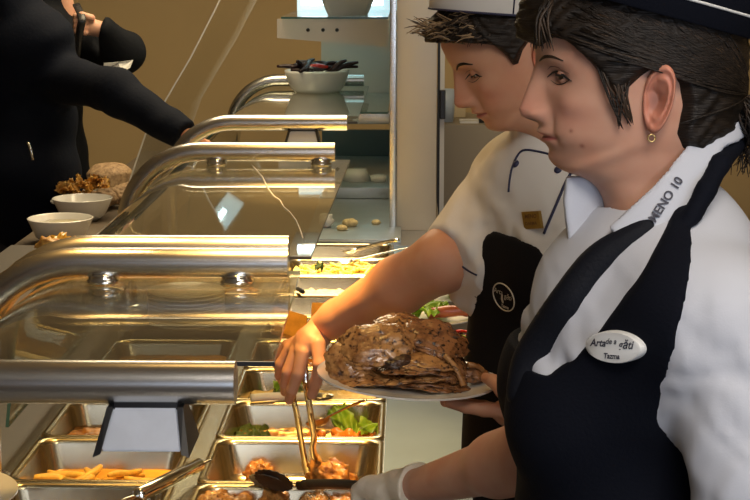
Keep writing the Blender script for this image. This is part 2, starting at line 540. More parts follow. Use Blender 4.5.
# ================================================================== food pans
def rrect(a, b, r, z, n=6):
    out = []
    for cx, cy, s in ((a-r, b-r, 0), (-a+r, b-r, 1), (-a+r, -b+r, 2), (a-r, -b+r, 3)):
        for k in range(n + 1):
            t = (s + k / n) * PI / 2
            out.append(Vector((cx + r * math.cos(t), cy + r * math.sin(t), z)))
    return out
def pan_bm(a, b, depth=0.068):
    bm = bmesh.new()
    L = [rrect(a-.013, b-.013, .030, -depth*0.1), rrect(a-.012, b-.012, .030, -.002), rrect(a, b, .018, 0.0), rrect(a, b, .018, 0.0035),
         rrect(a-.003, b-.003, .020, 0.006), rrect(a-.009, b-.009, .026, .006), rrect(a-.013, b-.013, .030, .003),
         rrect(a-.015, b-.015, .032, -.004), rrect(a-.0245, b-.0245, .034, -depth*0.8), rrect(a-.029, b-.029, .036, -depth*0.97),
         rrect(a-.040, b-.040, .036, -depth)]
    rings = loft(bm, L, cap0=False, cap1=True)
    return bm
ordinal = {-2: 'nearest, mostly out of frame,', -1: 'front', 0: 'second', 1: 'third', 2: 'fourth', 3: 'fifth', 4: 'sixth', 5: 'seventh', 6: 'eighth', 7: 'ninth', 8: 'tenth', 9: 'eleventh'}
RX, LX = -0.202, -0.545
pan_z = ZC + 0.001
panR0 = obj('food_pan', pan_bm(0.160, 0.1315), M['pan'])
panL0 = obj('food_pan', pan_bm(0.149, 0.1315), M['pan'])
R_FOOD = {-2: 'meat', -1: 'browned meat pieces', 0: 'with two chicken pieces', 1: 'greens, orange stew and a lettuce leaf',
          2: 'yellow green vegetables', 3: 'brown stew', 4: 'orange slices, by the reaching hand', 5: 'a little sauce and a leafy garnish', 6: 'pale grains and greens', 7: 'bright yellow pasta', 8: 'empty'}
L_FOOD = {-2: 'stew', -1: 'dark stew under a steel handle', 0: 'with golden potato wedges', 1: 'glazed brown chicken', 2: 'brown sauce', 3: 'orange soup', 6: 'brown sauce', 7: 'green vegetables', 8: 'yellow rice'}
first = {'R': True, 'L': True}
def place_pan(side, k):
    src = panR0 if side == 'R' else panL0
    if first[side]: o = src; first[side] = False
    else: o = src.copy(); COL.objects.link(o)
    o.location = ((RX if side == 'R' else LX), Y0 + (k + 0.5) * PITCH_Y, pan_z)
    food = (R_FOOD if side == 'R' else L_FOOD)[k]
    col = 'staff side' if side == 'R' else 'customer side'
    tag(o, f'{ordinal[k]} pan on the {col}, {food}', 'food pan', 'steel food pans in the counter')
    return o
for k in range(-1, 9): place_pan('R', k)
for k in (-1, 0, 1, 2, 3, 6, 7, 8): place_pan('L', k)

# food materials
M['fry'] = mat('golden_potato', (0.95, 0.58, 0.10), 0.45, var=0.35, vscale=60, bump=0.3, bscale=120)
M['chicken'] = mat('roast_chicken', (0.70, 0.34, 0.09), 0.32, col2=(0.22, 0.07, 0.015), vscale=45, bump=0.6, bscale=130, coat=0.4)
M['steak'] = steak_mat('grilled_pork', (.56, .29, .10), (.22, .085, .025), (.06, .025, .012))
M['steak2'] = steak_mat('grilled_pork_dark', (.36, .16, .06), (.12, .045, .016), (.03, .015, .008))
M['gap_dark'] = mat('gap_shade_meat', (0.10, 0.045, 0.02), 0.35, col2=(0.02, 0.012, 0.01), vscale=60, bump=0.8, bscale=130, coat=0.3)  # near-black colour for the shade in a gap between steaks
M['stew'] = mat('orange_stew', (0.60, 0.22, 0.04), 0.15, col2=(0.30, 0.10, 0.02), vscale=20, bump=0.4, bscale=60, coat=0.6)
M['brownsauce'] = mat('brown_sauce', (0.22, 0.10, 0.03), 0.12, col2=(0.10, 0.04, 0.015), vscale=20, bump=0.3, bscale=40, coat=0.7)
M['oil'] = mat('golden_oil', (0.75, 0.42, 0.06), 0.10, col2=(0.52, 0.26, 0.03), vscale=16, bump=0.2, bscale=30, coat=0.7)
M['carrot'] = mat('cooked_carrot', (0.90, 0.30, 0.04), 0.35, var=0.3, vscale=40, bump=0.3, bscale=80)
M['lettuce'] = mat('lettuce_leaf', (0.42, 0.62, 0.06), 0.4, col2=(0.20, 0.42, 0.04), vscale=30, bump=0.3, bscale=60, sub=0.0)
M['herb'] = mat('dark_herbs', (0.10, 0.16, 0.03), 0.5, col2=(0.04, 0.07, 0.015), vscale=60, bump=0.8, bscale=150)
M['pasta'] = mat('yellow_pasta', (0.90, 0.66, 0.16), 0.4, var=0.25, vscale=50, bump=0.4, bscale=90)
M['rice'] = mat('pale_grains', (0.72, 0.58, 0.30), 0.6, var=0.3, vscale=60, bump=0.8, bscale=200)
M['pepper'] = mat('red_pepper', (0.62, 0.03, 0.02), 0.2, var=0.3, vscale=20, coat=0.5)
M['sausage'] = mat('sausage_skin', (0.38, 0.09, 0.04), 0.3, var=0.3, vscale=30, bump=0.2, bscale=60, coat=0.3)
M['olive'] = mat('black_olive', (0.015, 0.012, 0.02), 0.2, coat=0.5)
M['bread'] = mat('seeded_bread', (0.42, 0.28, 0.15), 0.7, col2=(0.20, 0.12, 0.06), vscale=60, bump=0.8, bscale=160)
M['crisp'] = mat('fried_crisps', (0.85, 0.55, 0.14), 0.4, col2=(0.40, 0.16, 0.03), vscale=30, bump=0.3)
M['drychili'] = mat('dried_chili', (0.030, 0.007, 0.008), 0.45, var=0.4, vscale=30, coat=0.1)

def bed(name, side, k, m, lvl, label, cat, amp=0.006, freq=30, x0=-1.0, x1=1.0, seed=0):
    """a layer of food that fills the floor of a pan up to lvl below the rim; x0..x1 the share of the pan's width"""
    a = (0.160 if side == 'R' else 0.149) - 0.0235; b = 0.1315 - 0.0235
    cx = RX if side == 'R' else LX; cy = Y0 + (k + 0.5) * PITCH_Y
    bm = bmesh.new(); nx, ny = 46, 34
    xa, xb = a * x0, a * x1
    g = []
    for i in range(nx):
        row = []
        for j in range(ny):
            u = i / (nx-1); v = j / (ny-1)
            x = xa + (xb - xa) * u; y = -b + 2 * b * v
            # keep inside the rounded corners
            ex = min(1, max(0, (abs(x) - (a - .03)) / .03)); 
            if ex > 0: y *= 1 - 0.20 * ex * ex
            n = noise.fractal(Vector((x * freq + seed, y * freq, seed * 2.0)), 0.8, 2.0, 3)
            edge = 1.0
            if x0 > -1: edge *= min(1, u * 4)
            if x1 < 1: edge *= min(1, (1 - u) * 4)
            row.append(bm.verts.new((x, y, -0.062 + (lvl + amp * n) * edge)))
        g.append(row)
    fs = [bm.faces.new((g[i][j], g[i+1][j], g[i+1][j+1], g[i][j+1])) for i in range(nx-1) for j in range(ny-1)]
    o = obj(name, bm, m)
    o.location = (cx, cy, pan_z)
    return tag(o, label, cat, kind='stuff')
bed('brown_sauce', 'L', -1, M['brownsauce'], 0.022, 'dark brown stew in the front customer side pan', 'stew', seed=1)
bed('cooking_oil', 'L', 0, M['oil'], 0.012, 'golden oil under the potato wedges', 'sauce', 0.002, 18, seed=2)
bed('brown_sauce', 'L', 1, M['brownsauce'], 0.020, 'brown sauce around the glazed chicken', 'sauce', seed=3)
bed('brown_sauce', 'L', 2, M['stew'], 0.030, 'orange brown stew in the fourth customer side pan', 'stew', seed=4)
bed('soup', 'L', 3, M['oil'], 0.035, 'orange soup in the fifth customer side pan', 'soup', 0.002, seed=5)
bed('brown_sauce', 'L', 6, M['stew'], 0.035, 'stew in the customer side pan just behind the plate stack', 'stew', seed=6)
bed('cooked_greens', 'L', 7, M['herb'], 0.040, 'dark green vegetables in a far customer side pan', 'vegetables', 0.012, 50, seed=7)
bed('yellow_rice', 'L', 8, M['rice'], 0.040, 'yellow rice in the farthest customer side pan', 'rice', 0.01, 60, seed=8)
bed('meat_gravy', 'R', -1, M['brownsauce'], 0.016, 'brown gravy under the meat pieces in the front pan', 'sauce', seed=9)
bed('orange_stew', 'R', 1, M['stew'], 0.016, 'orange stew in the third staff side pan', 'stew', 0.005, seed=10)
bed('cooked_greens', 'R', 1, M['herb'], 0.020, 'dark green herbs at the left of the third staff side pan', 'vegetables', 0.014, 55, -1.0, -0.42, seed=11)
bed('mixed_vegetables', 'R', 2, M['rice'], 0.022, 'pale grains in the fourth staff side pan', 'grains', 0.008, 50, seed=12)
bed('mixed_vegetables', 'R', 2, M['herb'], 0.040, 'yellow green leaves heaped at the left of the fourth staff side pan', 'vegetables', 0.016, 60, -0.75, -0.1, seed=13)
bed('brown_stew', 'R', 3, M['stew'], 0.026, 'brown stew in the fifth staff side pan behind the hand', 'stew', 0.008, 40, seed=14)
bed('sauce', 'R', 5, M['oil'], 0.014, 'thin yellow sauce in the seventh staff side pan', 'sauce', 0.003, 40, seed=15)
bed('grains', 'R', 6, M['rice'], 0.030, 'pale grains in the eighth staff side pan', 'grains', 0.008, 70, seed=16)

def scatter(name, proto, n, cx, cy, z, rx, ry, seed, label, cat, group, rz=(0, 6.28), tilt=0.35, dz=0.0, smin_=0.8, smax_=1.2):
    rnd = random.Random(seed)
    for i in range(n):
        o = proto if i == 0 else proto.copy()
        if i: COL.objects.link(o)
        x = cx + rnd.uniform(-rx, rx); y = cy + rnd.uniform(-ry, ry)
        h = dz * i / max(1, n - 1)
        o.location = (x, y, z + h)
        o.rotation_euler = (rnd.uniform(-tilt, tilt), rnd.uniform(-tilt, tilt), rnd.uniform(*rz))
        s = rnd.uniform(smin_, smax_); o.scale = (s, s, s)
        tag(o, label, cat, group)
def wedge_bm():
    bm = bmesh.new(); loops = []
    for i in range(9):
        t = i / 8; x = (t - .5) * 0.075
        w = 0.0085 * (math.sin(PI * (0.12 + 0.76 * t)) ** 0.5); y0 = 0.010 * math.sin(PI * t)
        loops.append([Vector((x, y0 + w * math.cos(a), 0.8 * w * math.sin(a))) for a in [2*PI*k/8 for k in range(8)]])
    loft(bm, loops); return bm
fry = obj('potato_wedge', wedge_bm(), M['fry'])
yc0 = Y0 + 0.5 * PITCH_Y
scatter('potato_wedge', fry, 26, LX - 0.005, yc0 - 0.045, pan_z - 0.046, 0.095, 0.050, 5, 'golden potato wedge in the second pan of the customer side row', 'potato wedge', 'potato wedges in the customer side pan', dz=0.026)
# glazed chicken in the third pan on the customer side
for i, (dx, dy, w, l) in enumerate([(-0.07, -0.02, 0.05, 'leftmost glazed chicken piece in the third customer side pan'), (0.01, 0.03, 0.055, 'rear glazed chicken piece in the third customer side pan'), (0.06, -0.05, 0.045, 'right front glazed chicken piece beside the grey lamp housing')]):
    tag(blobobj('chicken_piece', (LX + dx, Y0 + 1.5*PITCH_Y + dy, pan_z - 0.034), (w, 0.035, 0.018), M['chicken'], (0.1, 0.1, i), seed=20+i, amp=0.25), l, 'chicken', 'glazed chicken pieces')
# the two pieces in the second staff side pan
tag(blobobj('chicken_piece', (RX - 0.068, yc0 + 0.045, pan_z - 0.038), (0.026, 0.022, 0.023), M['chicken'], (0.2, 0, 0.4), seed=31, amp=0.45, freq=2.6), 'browned chicken piece at the far left of the otherwise empty pan', 'chicken')
tag(blobobj('chicken_piece', (-0.132, 2.735, pan_z - 0.020), (0.043, 0.030, 0.029), M['chicken'], (0.2, 0.35, -0.5), seed=33, amp=0.5, freq=2.4), 'browned chicken piece gripped by the silver tongs', 'chicken')
# meat in the front pans
rnd = random.Random(9)
spots = [(-0.125, .085, .04), (-0.075, .055, .045), (-.02, .085, .042), (.045, .075, .045), (.10, .06, .04), (-.10, .0, .045), (-.03, .005, .05), (.05, .0, .05), (.11, -.02, .04)]
pl_ = ['far left corner', 'left, second from the corner', 'far middle, behind the black tongs', 'far right of the tongs', 'right end', 'left half, nearer the camera', 'middle', 'right half, nearer the camera', 'right front']
for i, (dx, dy, w) in enumerate(spots):
    tag(blobobj('meat_piece', (RX + dx, Y0 - 0.5*PITCH_Y + dy, pan_z - 0.016 - 0.006*(i % 2)), (w*0.85, w*0.62, w*0.5), M['chicken'] if i % 3 else M['steak'], (rnd.uniform(-.4,.4), rnd.uniform(-.4,.4), rnd.uniform(0,3)), seed=40+i, amp=0.4, freq=2.4),
        f'browned meat chunk in the front pan, {pl_[i]}', 'meat', 'meat chunks in the front pan')
# carrots and the lettuce leaf in the third staff side pan
car = obj('carrot_chunk', blob((0.014, 0.010, 0.009), seed=3, amp=0.3, sub=2), M['carrot'])
scatter('carrot_chunk', car, 42, RX + 0.075, Y0 + 1.5*PITCH_Y - 0.045, pan_z - 0.040, 0.058, 0.045, 3, 'small orange carrot chunk at the right of the third staff side pan', 'carrot', 'carrot chunks in the third pan', dz=0.020)
def leaf_bm(L=0.1, W=0.05, ruffle=0.008, seed=0.0, n=22, arch=0.02):
    bm = bmesh.new(); g = []
    for i in range(n):
        row = []; t = i / (n - 1)
        for j in range(15):
            s = j / 14 * 2 - 1
            w = W * (math.sin(PI * min(1, t * 0.85 + 0.12)) ** 0.6)
            e = abs(s) ** 2
            z = arch * math.sin(PI * t) + ruffle * e * math.sin(t * 22 + seed + s * 2) + 0.004 * math.sin(s * 6 + t * 9) - 0.25 * W * (1 - e) * 0.4
            y = s * w * (1 + 0.12 * math.sin(t * 31 + seed))
            row.append(bm.verts.new(((t - .5) * L + 0.004 * e * math.sin(seed + t * 14), y, z)))
        g.append(row)
    for i in range(n-1):
        for j in range(14): bm.faces.new((g[i][j], g[i+1][j], g[i+1][j+1], g[i][j+1]))
    r = bmesh.ops.solidify(bm, geom=bm.faces[:], thickness=0.0009)
    return bm
def leaf(name, c, rot, label, m='lettuce', group=None, **kw):
    o = obj(name, leaf_bm(**kw), M[m]); o.location = c; o.rotation_euler = rot
    return tag(o, label, 'lettuce', group)
leaf('lettuce_leaf', (-0.120, Y0 + 1.5*PITCH_Y + 0.030, pan_z - 0.018), (0.5, 0.55, -0.9), 'bright green lettuce leaf lying on the carrots in the third pan', L=0.11, W=0.022, seed=1, ruffle=0.006)
leaf('lettuce_leaf', (-0.075, Y0 + 1.5*PITCH_Y - 0.010, pan_z - 0.018), (0.3, 0.25, 1.2), 'small lettuce leaf at the right wall of the third pan', L=0.07, W=0.022, seed=4, ruffle=0.006)
leaf('lettuce_leaf', (-0.245, Y0 + 2.5*PITCH_Y + 0.02, pan_z - 0.005), (0.2, 0.1, 0.3), 'yellow green leaf on top of the fourth staff side pan', L=0.08, W=0.03, seed=7)
# orange slices
M['pumpkin'] = mat('orange_flesh', (0.78, 0.36, 0.05), 0.4, var=0.25, vscale=30)
def slab(c, rot, s, label):
    bm = bmesh.new(); box(bm, (-s[0], -s[1], -s[2]), (s[0], s[1], s[2]), bevel=0.004)
    for v in bm.verts: v.co += Vector((0, 0, 0.006 * noise.noise(v.co * 30)))
    o = obj('orange_slice', bm, M['pumpkin'], sharp=40); o.location = c; o.rotation_euler = rot
    tag(o, label, 'slice', 'orange slices in the sixth pan')
slab((-0.285, 3.78, 0.885), (0.9, 0.35, 0.4), (0.045, 0.035, 0.009), 'large orange slice leaning at the left of the sixth pan')
slab((-0.215, 3.84, 0.885), (1.1, 0.0, -0.1), (0.020, 0.040, 0.010), 'upright orange slice right of the large leaning one')
slab((-0.150, 3.75, 0.845), (0.4, 0.1, 0.5), (0.040, 0.035, 0.009), 'orange slice lying low beside the wrist')
# greens in pans five, and pasta
for i, (x, y, z, r) in enumerate([(-0.105, 4.11, 0.872, 0.4), (-0.085, 4.05, 0.868, 2.0), (-0.125, 4.05, 0.87, 3.6)]):
    leaf('lettuce_leaf', (x, y, z), (0.3*i, 0.4, r), ['curly green garnish at the back of the seventh pan', 'curly green garnish at the right of the seventh pan', 'curly green garnish at the front of the seventh pan'][i], group='garnish in the seventh pan', L=0.06, W=0.022, seed=i*2.0, ruffle=0.008)
def noodle_bm(seed):
    r = random.Random(seed); bm = bmesh.new(); p = Vector((0, 0, 0)); a = r.uniform(0, 6); pts = []
    for i in range(7):
        pts.append(p.copy()); a += r.uniform(-0.9, 0.9); p += Vector((math.cos(a), math.sin(a), r.uniform(-.25, .25))) * 0.012
    m_ = sum(pts, Vector()) / len(pts)
    tube(bm, [q - m_ for q in catmull(pts, 3)], 0.0045, 7); return bm
nd = obj('pasta_piece', noodle_bm(3), M['pasta'])
bed('pasta_heap', 'R', 7, M['pasta'], 0.046, 'bright yellow pasta filling the ninth staff side pan', 'pasta', 0.012, 55, seed=22)
scatter('pasta_piece', nd, 46, RX, Y0 + 7.5*PITCH_Y, pan_z - 0.016, 0.115, 0.085, 8, 'curled yellow pasta piece on top of the brightly lit pan', 'pasta', 'curled pasta pieces', dz=0.014)
leaf('parsley_sprig', (-0.255, Y0 + 7.35*PITCH_Y, pan_z + 0.002), (0, 0.2, 1), 'small green sprig on the yellow pasta', m='herb', L=0.03, W=0.012, seed=3)

# ================================================================== serving tools lying on the pans
def spoon(name, a, b, bowl_r, label, handle_r=0.005, m='steel', flat=None, cat='serving spoon'):
    """a long handled spoon from grip a to bowl centre b"""
    t = thing(name, label, cat, a)
    a = Vector(a); b = Vector(b); d = (b - a).normalized()
    bm = bmesh.new(); tube(bm, catmull([a, a.lerp(b, .3) + Vector((0, 0, .002)), a.lerp(b, .7), b - d * bowl_r * 0.8], 5), handle_r, 8)
    keep_world(obj('handle', bm, M[m]), t)
    rot = d.to_track_quat('X', 'Z').to_matrix()
    bm = bmesh.new()
    lathe(bm, [(0, -.012), (.6, -.010), (.9, -.004), (1.0, 0), (1.0, .002), (.88, -.002), (.6, -.007), (0, -.009)], b, 24)
    for v in bm.verts:
        q = v.co - b; v.co = b + rot @ Vector((q.x * bowl_r * 1.25, q.y * bowl_r, q.z))
    keep_world(obj('spoon_bowl', bm, M['steel']), t)
    return t
spoon('serving_spoon', onz(366, 400, 0.93), onz(318, 421, 0.845), 0.024, 'long steel serving spoon leaning in the pan with the carrots', 0.0028)
spoon('serving_spoon', onz(251, 398, 0.880), onz(322, 396, 0.872), 0.020, 'serving spoon with a white handle lying across the steel rim under the hand', 0.0085, 'white_plastic')
spoon('serving_spoon', onz(398, 240, 0.935), onz(352, 250, 0.87), 0.028, 'steel serving spoon resting on the far pans below the pillar', 0.006)
spoon('serving_spoon', onz(415, 247, 0.90), onz(345, 262, 0.868), 0.024, 'thin serving spoon dipping into the bright yellow pasta', 0.0035)
spoon('serving_spoon', onz(303, 292, 0.89), onz(287, 285, 0.85), 0.022, 'short dark handled spoon in the seventh pan', 0.006, 'black_plastic')
# the ladle whose bright round handle shows at the front
lt = thing('ladle', 'polished steel ladle handle slanting over the front customer side pan', 'ladle', onz(137, 492, 0.90))
a, b = onz(137, 496, 0.905), onz(200, 464, 0.890)
bm = bmesh.new(); tube(bm, [a, a.lerp(b, .03), a.lerp(b, .97), b], [.010, .0125, .0125, .008], 16); keep_world(obj('handle', bm, M['chrome']), lt)
bm = bmesh.new(); tube(bm, catmull([b, b + Vector((.018, .012, .003)), b + Vector((.020, .022, -.003))], 5), 0.0022, 6); keep_world(obj('hook', bm, M['chrome']), lt)
bm = bmesh.new()
lathe(bm, [(0, -.03), (.02, -.027), (.034, -.014), (.038, 0), (.040, 0), (.036, -.016), (.021, -.030), (0, -.033)], a + Vector((-.05, -.075, -.012)), 24)
tube(bm, catmull([a, a + Vector((-.02, -.03, .0)), a + Vector((-.03, -.045, -.012))], 4), 0.004, 8)
keep_world(obj('ladle_bowl', bm, M['chrome']), lt)

# ================================================================== plates with food on the staff side strip
def plate_bm(r, sx=1.0, h=0.013):
    bm = bmesh.new()
    lathe(bm, [(0, 0.004), (r*.60, 0.004), (r*.66, .006), (r*.80, h*.62), (r*.97, h), (r, h+.0008), (r, h-.002), (r*.82, h*.62-.004), (r*.68, .002), (r*.62, 0), (r*.58, -.002), (r*.54, 0), (0, 0)], n=64)
    for v in bm.verts: v.co.x *= sx
    return bm
def place_plate(c, r, label, sx=1.0, rot=(0, 0, 0), group=None, name='plate'):
    o = obj(name, plate_bm(r, sx), M['porcelain'], sharp=60); o.location = c; o.rotation_euler = rot
    return tag(o, label, 'plate', group)
SZ = ZC + 0.0025
p1 = onz(447, 352, .875); p1.z = SZ
place_plate(p1, 0.090, 'white oval plate with red pepper salad on the steel strip, nearest of three', 1.08)
p2 = onz(437, 318, .875); p2.z = SZ
place_plate(p2, 0.085, 'white plate with a sausage, behind the salad plate', 1.05)
p3 = onz(440, 296, .875); p3.z = SZ
place_plate(p3, 0.080, 'white plate with lettuce, farthest of three by the apron', 1.0)
# salad plate
for i, (dx, dy, rz, l) in enumerate([(-.045, .02, .2, 'left'), (.055, -.005, 1.6, 'right'), (-.01, -.035, 3.0, 'front'), (.0, .045, 2.2, 'back')]):
    leaf('lettuce_leaf', p1 + Vector((dx, dy, .022)), (.2, .15*i, rz), f'lettuce leaf on the {l} side of the red pepper salad plate', group='lettuce on the salad plate', L=.085, W=.032, seed=i*1.7)
for i in range(5):
    bm = bmesh.new(); tube(bm, catmull([(-.035, 0, 0), (-.015, .008, .006), (.012, .008, .006), (.035, -.003, 0)], 4), [(.003, .006)] * 13, 8)
    o = obj('pepper_strip', bm, M['pepper']); o.location = p1 + Vector((-.02 + .022*i, .012 - .012*(i % 2), .038 + .004*(i % 3))); o.rotation_euler = (.2, -.15, .3*i - .5)
    tag(o, 'curved red pepper strip on the salad plate', 'pepper strip', 'red pepper strips on the salad')
tag(blobobj('meat_piece', p1 + Vector((.018, -.018, .034)), (.038, .022, .014), M['chicken'], (0, 0, .3), seed=71, amp=.3), 'orange brown chicken fillet on the salad plate', 'chicken')
for i, (dx, dy) in enumerate([(-.005, .028), (.028, .034), (-.03, .012)]):
    tag(blobobj('black_olive', p1 + Vector((dx, dy, .044)), (.010, .009, .009), M['olive'], seed=80+i, amp=.03, sub=3), 'black olive on the salad plate', 'olive', 'black olives on the salad')
# sausage plate
bm = bmesh.new(); tube(bm, catmull([(-.055, 0, 0), (-.03, .004, .002), (.03, .003, .002), (.055, -.004, 0)], 6), [.004] + [.0145 + .001*math.sin(i) for i in range(17)] + [.004], 14)
o = obj('sausage', bm, M['sausage']); o.location = p2 + Vector((.028, -.012, .027)); o.rotation_euler = (0, -.06, .12); tag(o, 'thick reddish brown sausage on the middle plate', 'sausage')
for i, (dx, dy, rz) in enumerate([(-.05, .01, .5), (-.035, -.03, 2.2), (-.01, .035, 1.2)]):
    leaf('lettuce_leaf', p2 + Vector((dx, dy, .022 + .004*i)), (.2, .2, rz), ['lettuce leaf at the left of the sausage plate', 'lettuce leaf at the front of the sausage plate', 'lettuce leaf behind the sausage'][i], group='lettuce by the sausage', L=.08, W=.034, seed=i*2.7+1)
# third plate
for i, (dx, dy, rz) in enumerate([(.03, -.01, .5), (.04, .02, 2.2), (.0, .0, 1.2)]):
    leaf('lettuce_leaf', p3 + Vector((dx, dy, .024 + .008*i)), (.4, .3, rz), ['lettuce leaf at the front of the farthest plate', 'lettuce leaf at the back of the farthest plate', 'lettuce leaf at the left of the farthest plate'][i], group='lettuce on the farthest plate', L=.08, W=.034, seed=i*1.1+4)
tag(blobobj('black_olive', p3 + Vector((.03, -.035, .026)), (.010, .009, .009), M['olive'], seed=90, amp=.03, sub=3), 'black olive on the farthest plate', 'olive')

# plates stacked on the customer side of the counter, seen through the near guard glass
for i in range(9):
    o = place_plate((-0.545, 3.86, SZ + .0005 + i*.0095), 0.095, f'white plate in the stack under the guard glass, {["bottom","second","third","fourth","fifth","sixth","seventh","eighth","top"][i]} of nine', group='stack of plates on the counter')

# white plate at the near left corner
pc = Vector((-0.765, 2.50, ZC + .022))
place_plate(pc, 0.125, 'white plate at the near left corner over the front pan edge', 1.0, (0.0, 0.04, 0))

# ================================================================== sneeze guards
ZT = 1.27
XF, RB = -0.53, 0.20
def rail_path(xe, y, z=ZT, r=RB, xf=XF, zb=ZC):
    pts = [Vector((xe, y, z)), Vector(((xe + xf) / 2, y, z)), Vector((xf, y, z))]
    for k in range(1, 13):
        t = k / 12 * PI / 2
        pts.append(Vector((xf - r * math.sin(t), y, z - r + r * math.cos(t))))
    pts.append(Vector((xf - r, y, (z - r + zb) / 2)))
    pts.append(Vector((xf - r, y, zb)))
    return pts
def rail(y, xe, rad, label, clamps=(), lamp=None):
    t = thing('guard_rail', label, 'rail', (XF - RB, y, ZC), group='steel rails of the guards')
    bm = bmesh.new(); tube(bm, rail_path(xe, y), rad, 28); keep_world(obj('steel_tube', bm, M['tube'], sharp=40), t)
    bm = bmesh.new(); lathe(bm, [(0, 0), (rad*1.7, 0), (rad*1.7, .006), (rad*1.1, .010), (0, .010)], (XF - RB, y, ZC), 32); keep_world(obj('foot_flange', bm, M['chrome']), t)
    for x in clamps:
        bm = bmesh.new()
        lathe(bm, [(0, .006), (.017, .006), (.018, .002), (.019, -.003), (.0215, -.005), (.0215, -.009), (.018, -.0115), (0, -.012)], (x, y - rad * 0.35, ZT - rad + .002), 32)
        for v in bm.verts: v.co.x = x + (v.co.x - x) * 1.25
        keep_world(obj('glass_clamp', bm, M['chrome']), t)
    return t
RAD = 0.0245
rail(1.795, -0.198, 0.0255, 'nearest steel rail, thick tube across the lower left of the picture')
cl2 = [onz(108, 270, 1.25).x, onz(240, 270, 1.25).x]
rail(2.545, -0.192, RAD, 'second steel rail with two clamps over the near guard glass', cl2)
rail(2.665, -0.200, RAD, 'third steel rail, directly behind the second one')
cl3 = [onz(218, 158, 1.25).x, onz(322, 158, 1.25).x]
rail(4.085, -0.186, RAD, 'fourth steel rail with two clamps over the streaked guard glass', cl3)
rail(4.84, -0.183, RAD, 'fifth steel rail, crossing just behind the fourth')
rail(6.62, -0.18, RAD, 'farthest steel rail, behind the bowl of dried peppers')

def guard_glass(y0, y1, xr0, xr1, label, z=1.236, streak=None):
    t = thing('guard_glass', label, 'glass guard', ((XF + xr0) / 2, (y0 + y1) / 2, z), group='curved glass guards')
    th = 0.006; prof = []
    r = RB - 0.02
    for s in range(5): prof.append((None, s / 4, z))
    arc = []
    for k in range(1, 13):
        a = k / 12 * PI / 2 * 0.96
        arc.append((XF - r * math.sin(a), z - r + r * math.cos(a)))
    dx, dz = arc[-1][0] - arc[-2][0], arc[-1][1] - arc[-2][1]
    L = math.hypot(dx, dz); arc.append((arc[-1][0] + dx / L * 0.15, arc[-1][1] + dz / L * 0.15))
    bm = bmesh.new(); loops = []
    for y, xr in ((y0, xr0), (y1, xr1)):
        up = [(xr + (XF - xr) * s / 4, z) for s in range(5)] + arc
        up = [Vector((x, y, zz)) for x, zz in up]
        low = []
        for i, p in enumerate(up):
            a = up[max(0, i-1)]; b = up[min(len(up)-1, i+1)]; tt = (b - a).normalized()
            nrm = Vector((-tt.z, 0, tt.x))
            if nrm.z > 0 or (abs(nrm.z) < .2 and nrm.x < 0): nrm = -nrm
            low.append(p + nrm * th)
        loops.append((up, low))
    def grid(a, b, mi):
        va = [bm.verts.new(p) for p in a]; vb = [bm.verts.new(p) for p in b]
        for i in range(len(a) - 1): bm.faces.new((va[i], va[i+1], vb[i+1], vb[i])).material_index = mi
    (ua, la), (ub, lb) = loops
    grid(ua, ub, 0); grid(la, lb, 0); grid(ua, la, 1); grid(ub, lb, 1)
    grid([ua[0], la[0]], [ub[0], lb[0]], 1); grid([ua[-1], la[-1]], [ub[-1], lb[-1]], 1)
    bmesh.ops.remove_doubles(bm, verts=bm.verts, dist=1e-5)
    keep_world(obj('glass_sheet', bm, [M['glass'], M['glass_edge']], sharp=40), t)
    bm = bmesh.new(); box(bm, (XF, y0 - .005, z - .0055), (xr0 + .002, y0 - .0005, z + .0005), bevel=.0005)
    keep_world(obj('edge_trim', bm, M['black_plastic'], smooth=False), t)
    if streak:
        bm = bmesh.new(); pts = [onz(a, b, z + .0012) for a, b in streak]
        tube(bm, pts, .0011, 5); keep_world(obj('streak', bm, M['white_plastic']), t)  # thin white line laid on the glass
    return t
guard_glass(2.03, 2.655, -0.174, -0.180, 'near curved glass guard under the second rail, plates showing through it')
guard_glass(2.79, 4.20, -0.171, -0.151, 'middle curved glass guard with a thin white streak running across it',
            streak=[(252, 165), (262, 176), (268, 188), (274, 196), (280, 200), (284, 207), (290, 212), (296, 220), (300, 229), (303, 238)])
guard_glass(5.22, 6.76, -0.165, -0.163, 'far curved glass guard carrying the bowl of dried peppers')

def lamp_housing(x, y, w0, w1, h, tilt, label, z=None):
    """a trapezoid lamp housing hung under a rail: pale front face, black ends, warm lamp below"""
    z = z if z is not None else ZT - RAD
    t = thing('warming_lamp', label, 'lamp', (x, y, z), group='lamp housings under the rails')
    R = Matrix.Rotation(tilt, 3, 'X')
    def q(u, v, w): return Vector((x, y, z)) + R @ Vector((u, v, w))
    bm = bmesh.new()
    f = [q(-w0/2, -.016, 0), q(w0/2, -.016, 0), q(w1/2, -.052, -h), q(-w1/2, -.052, -h)]
    b_ = [q(-w0/2, .016, 0), q(w0/2, .016, 0), q(w1/2, .034, -h), q(-w1/2, .034, -h)]
    loft(bm, [f, b_]); bmesh.ops.bevel(bm, geom=bm.edges[:], offset=.002, segments=2, affect='EDGES')
    keep_world(obj('housing', bm, M['grey_plastic'], sharp=40), t)
    for s in (-1, 1):
        bm = bmesh.new()
        A = [q(s*w0/2, -.018, .002), q(s*w0/2, .018, .002), q(s*w1/2, .037, -h-.002), q(s*w1/2, -.055, -h-.002)]
        B = [p + Vector((s*.007, 0, 0)) + (Vector((s*.002, 0, -.004)) if i > 1 else Vector()) for i, p in enumerate(A)]
        loft(bm, [A, B]); keep_world(obj('end_cap', bm, M['black_plastic'], sharp=40), t)
    bm = bmesh.new(); box(bm, (x - w0/2, y - .014, z - .004), (x + w0/2, y + .014, z + .012), bevel=.002); keep_world(obj('mounting_bracket', bm, M['black_plastic'], sharp=40), t)
    return t
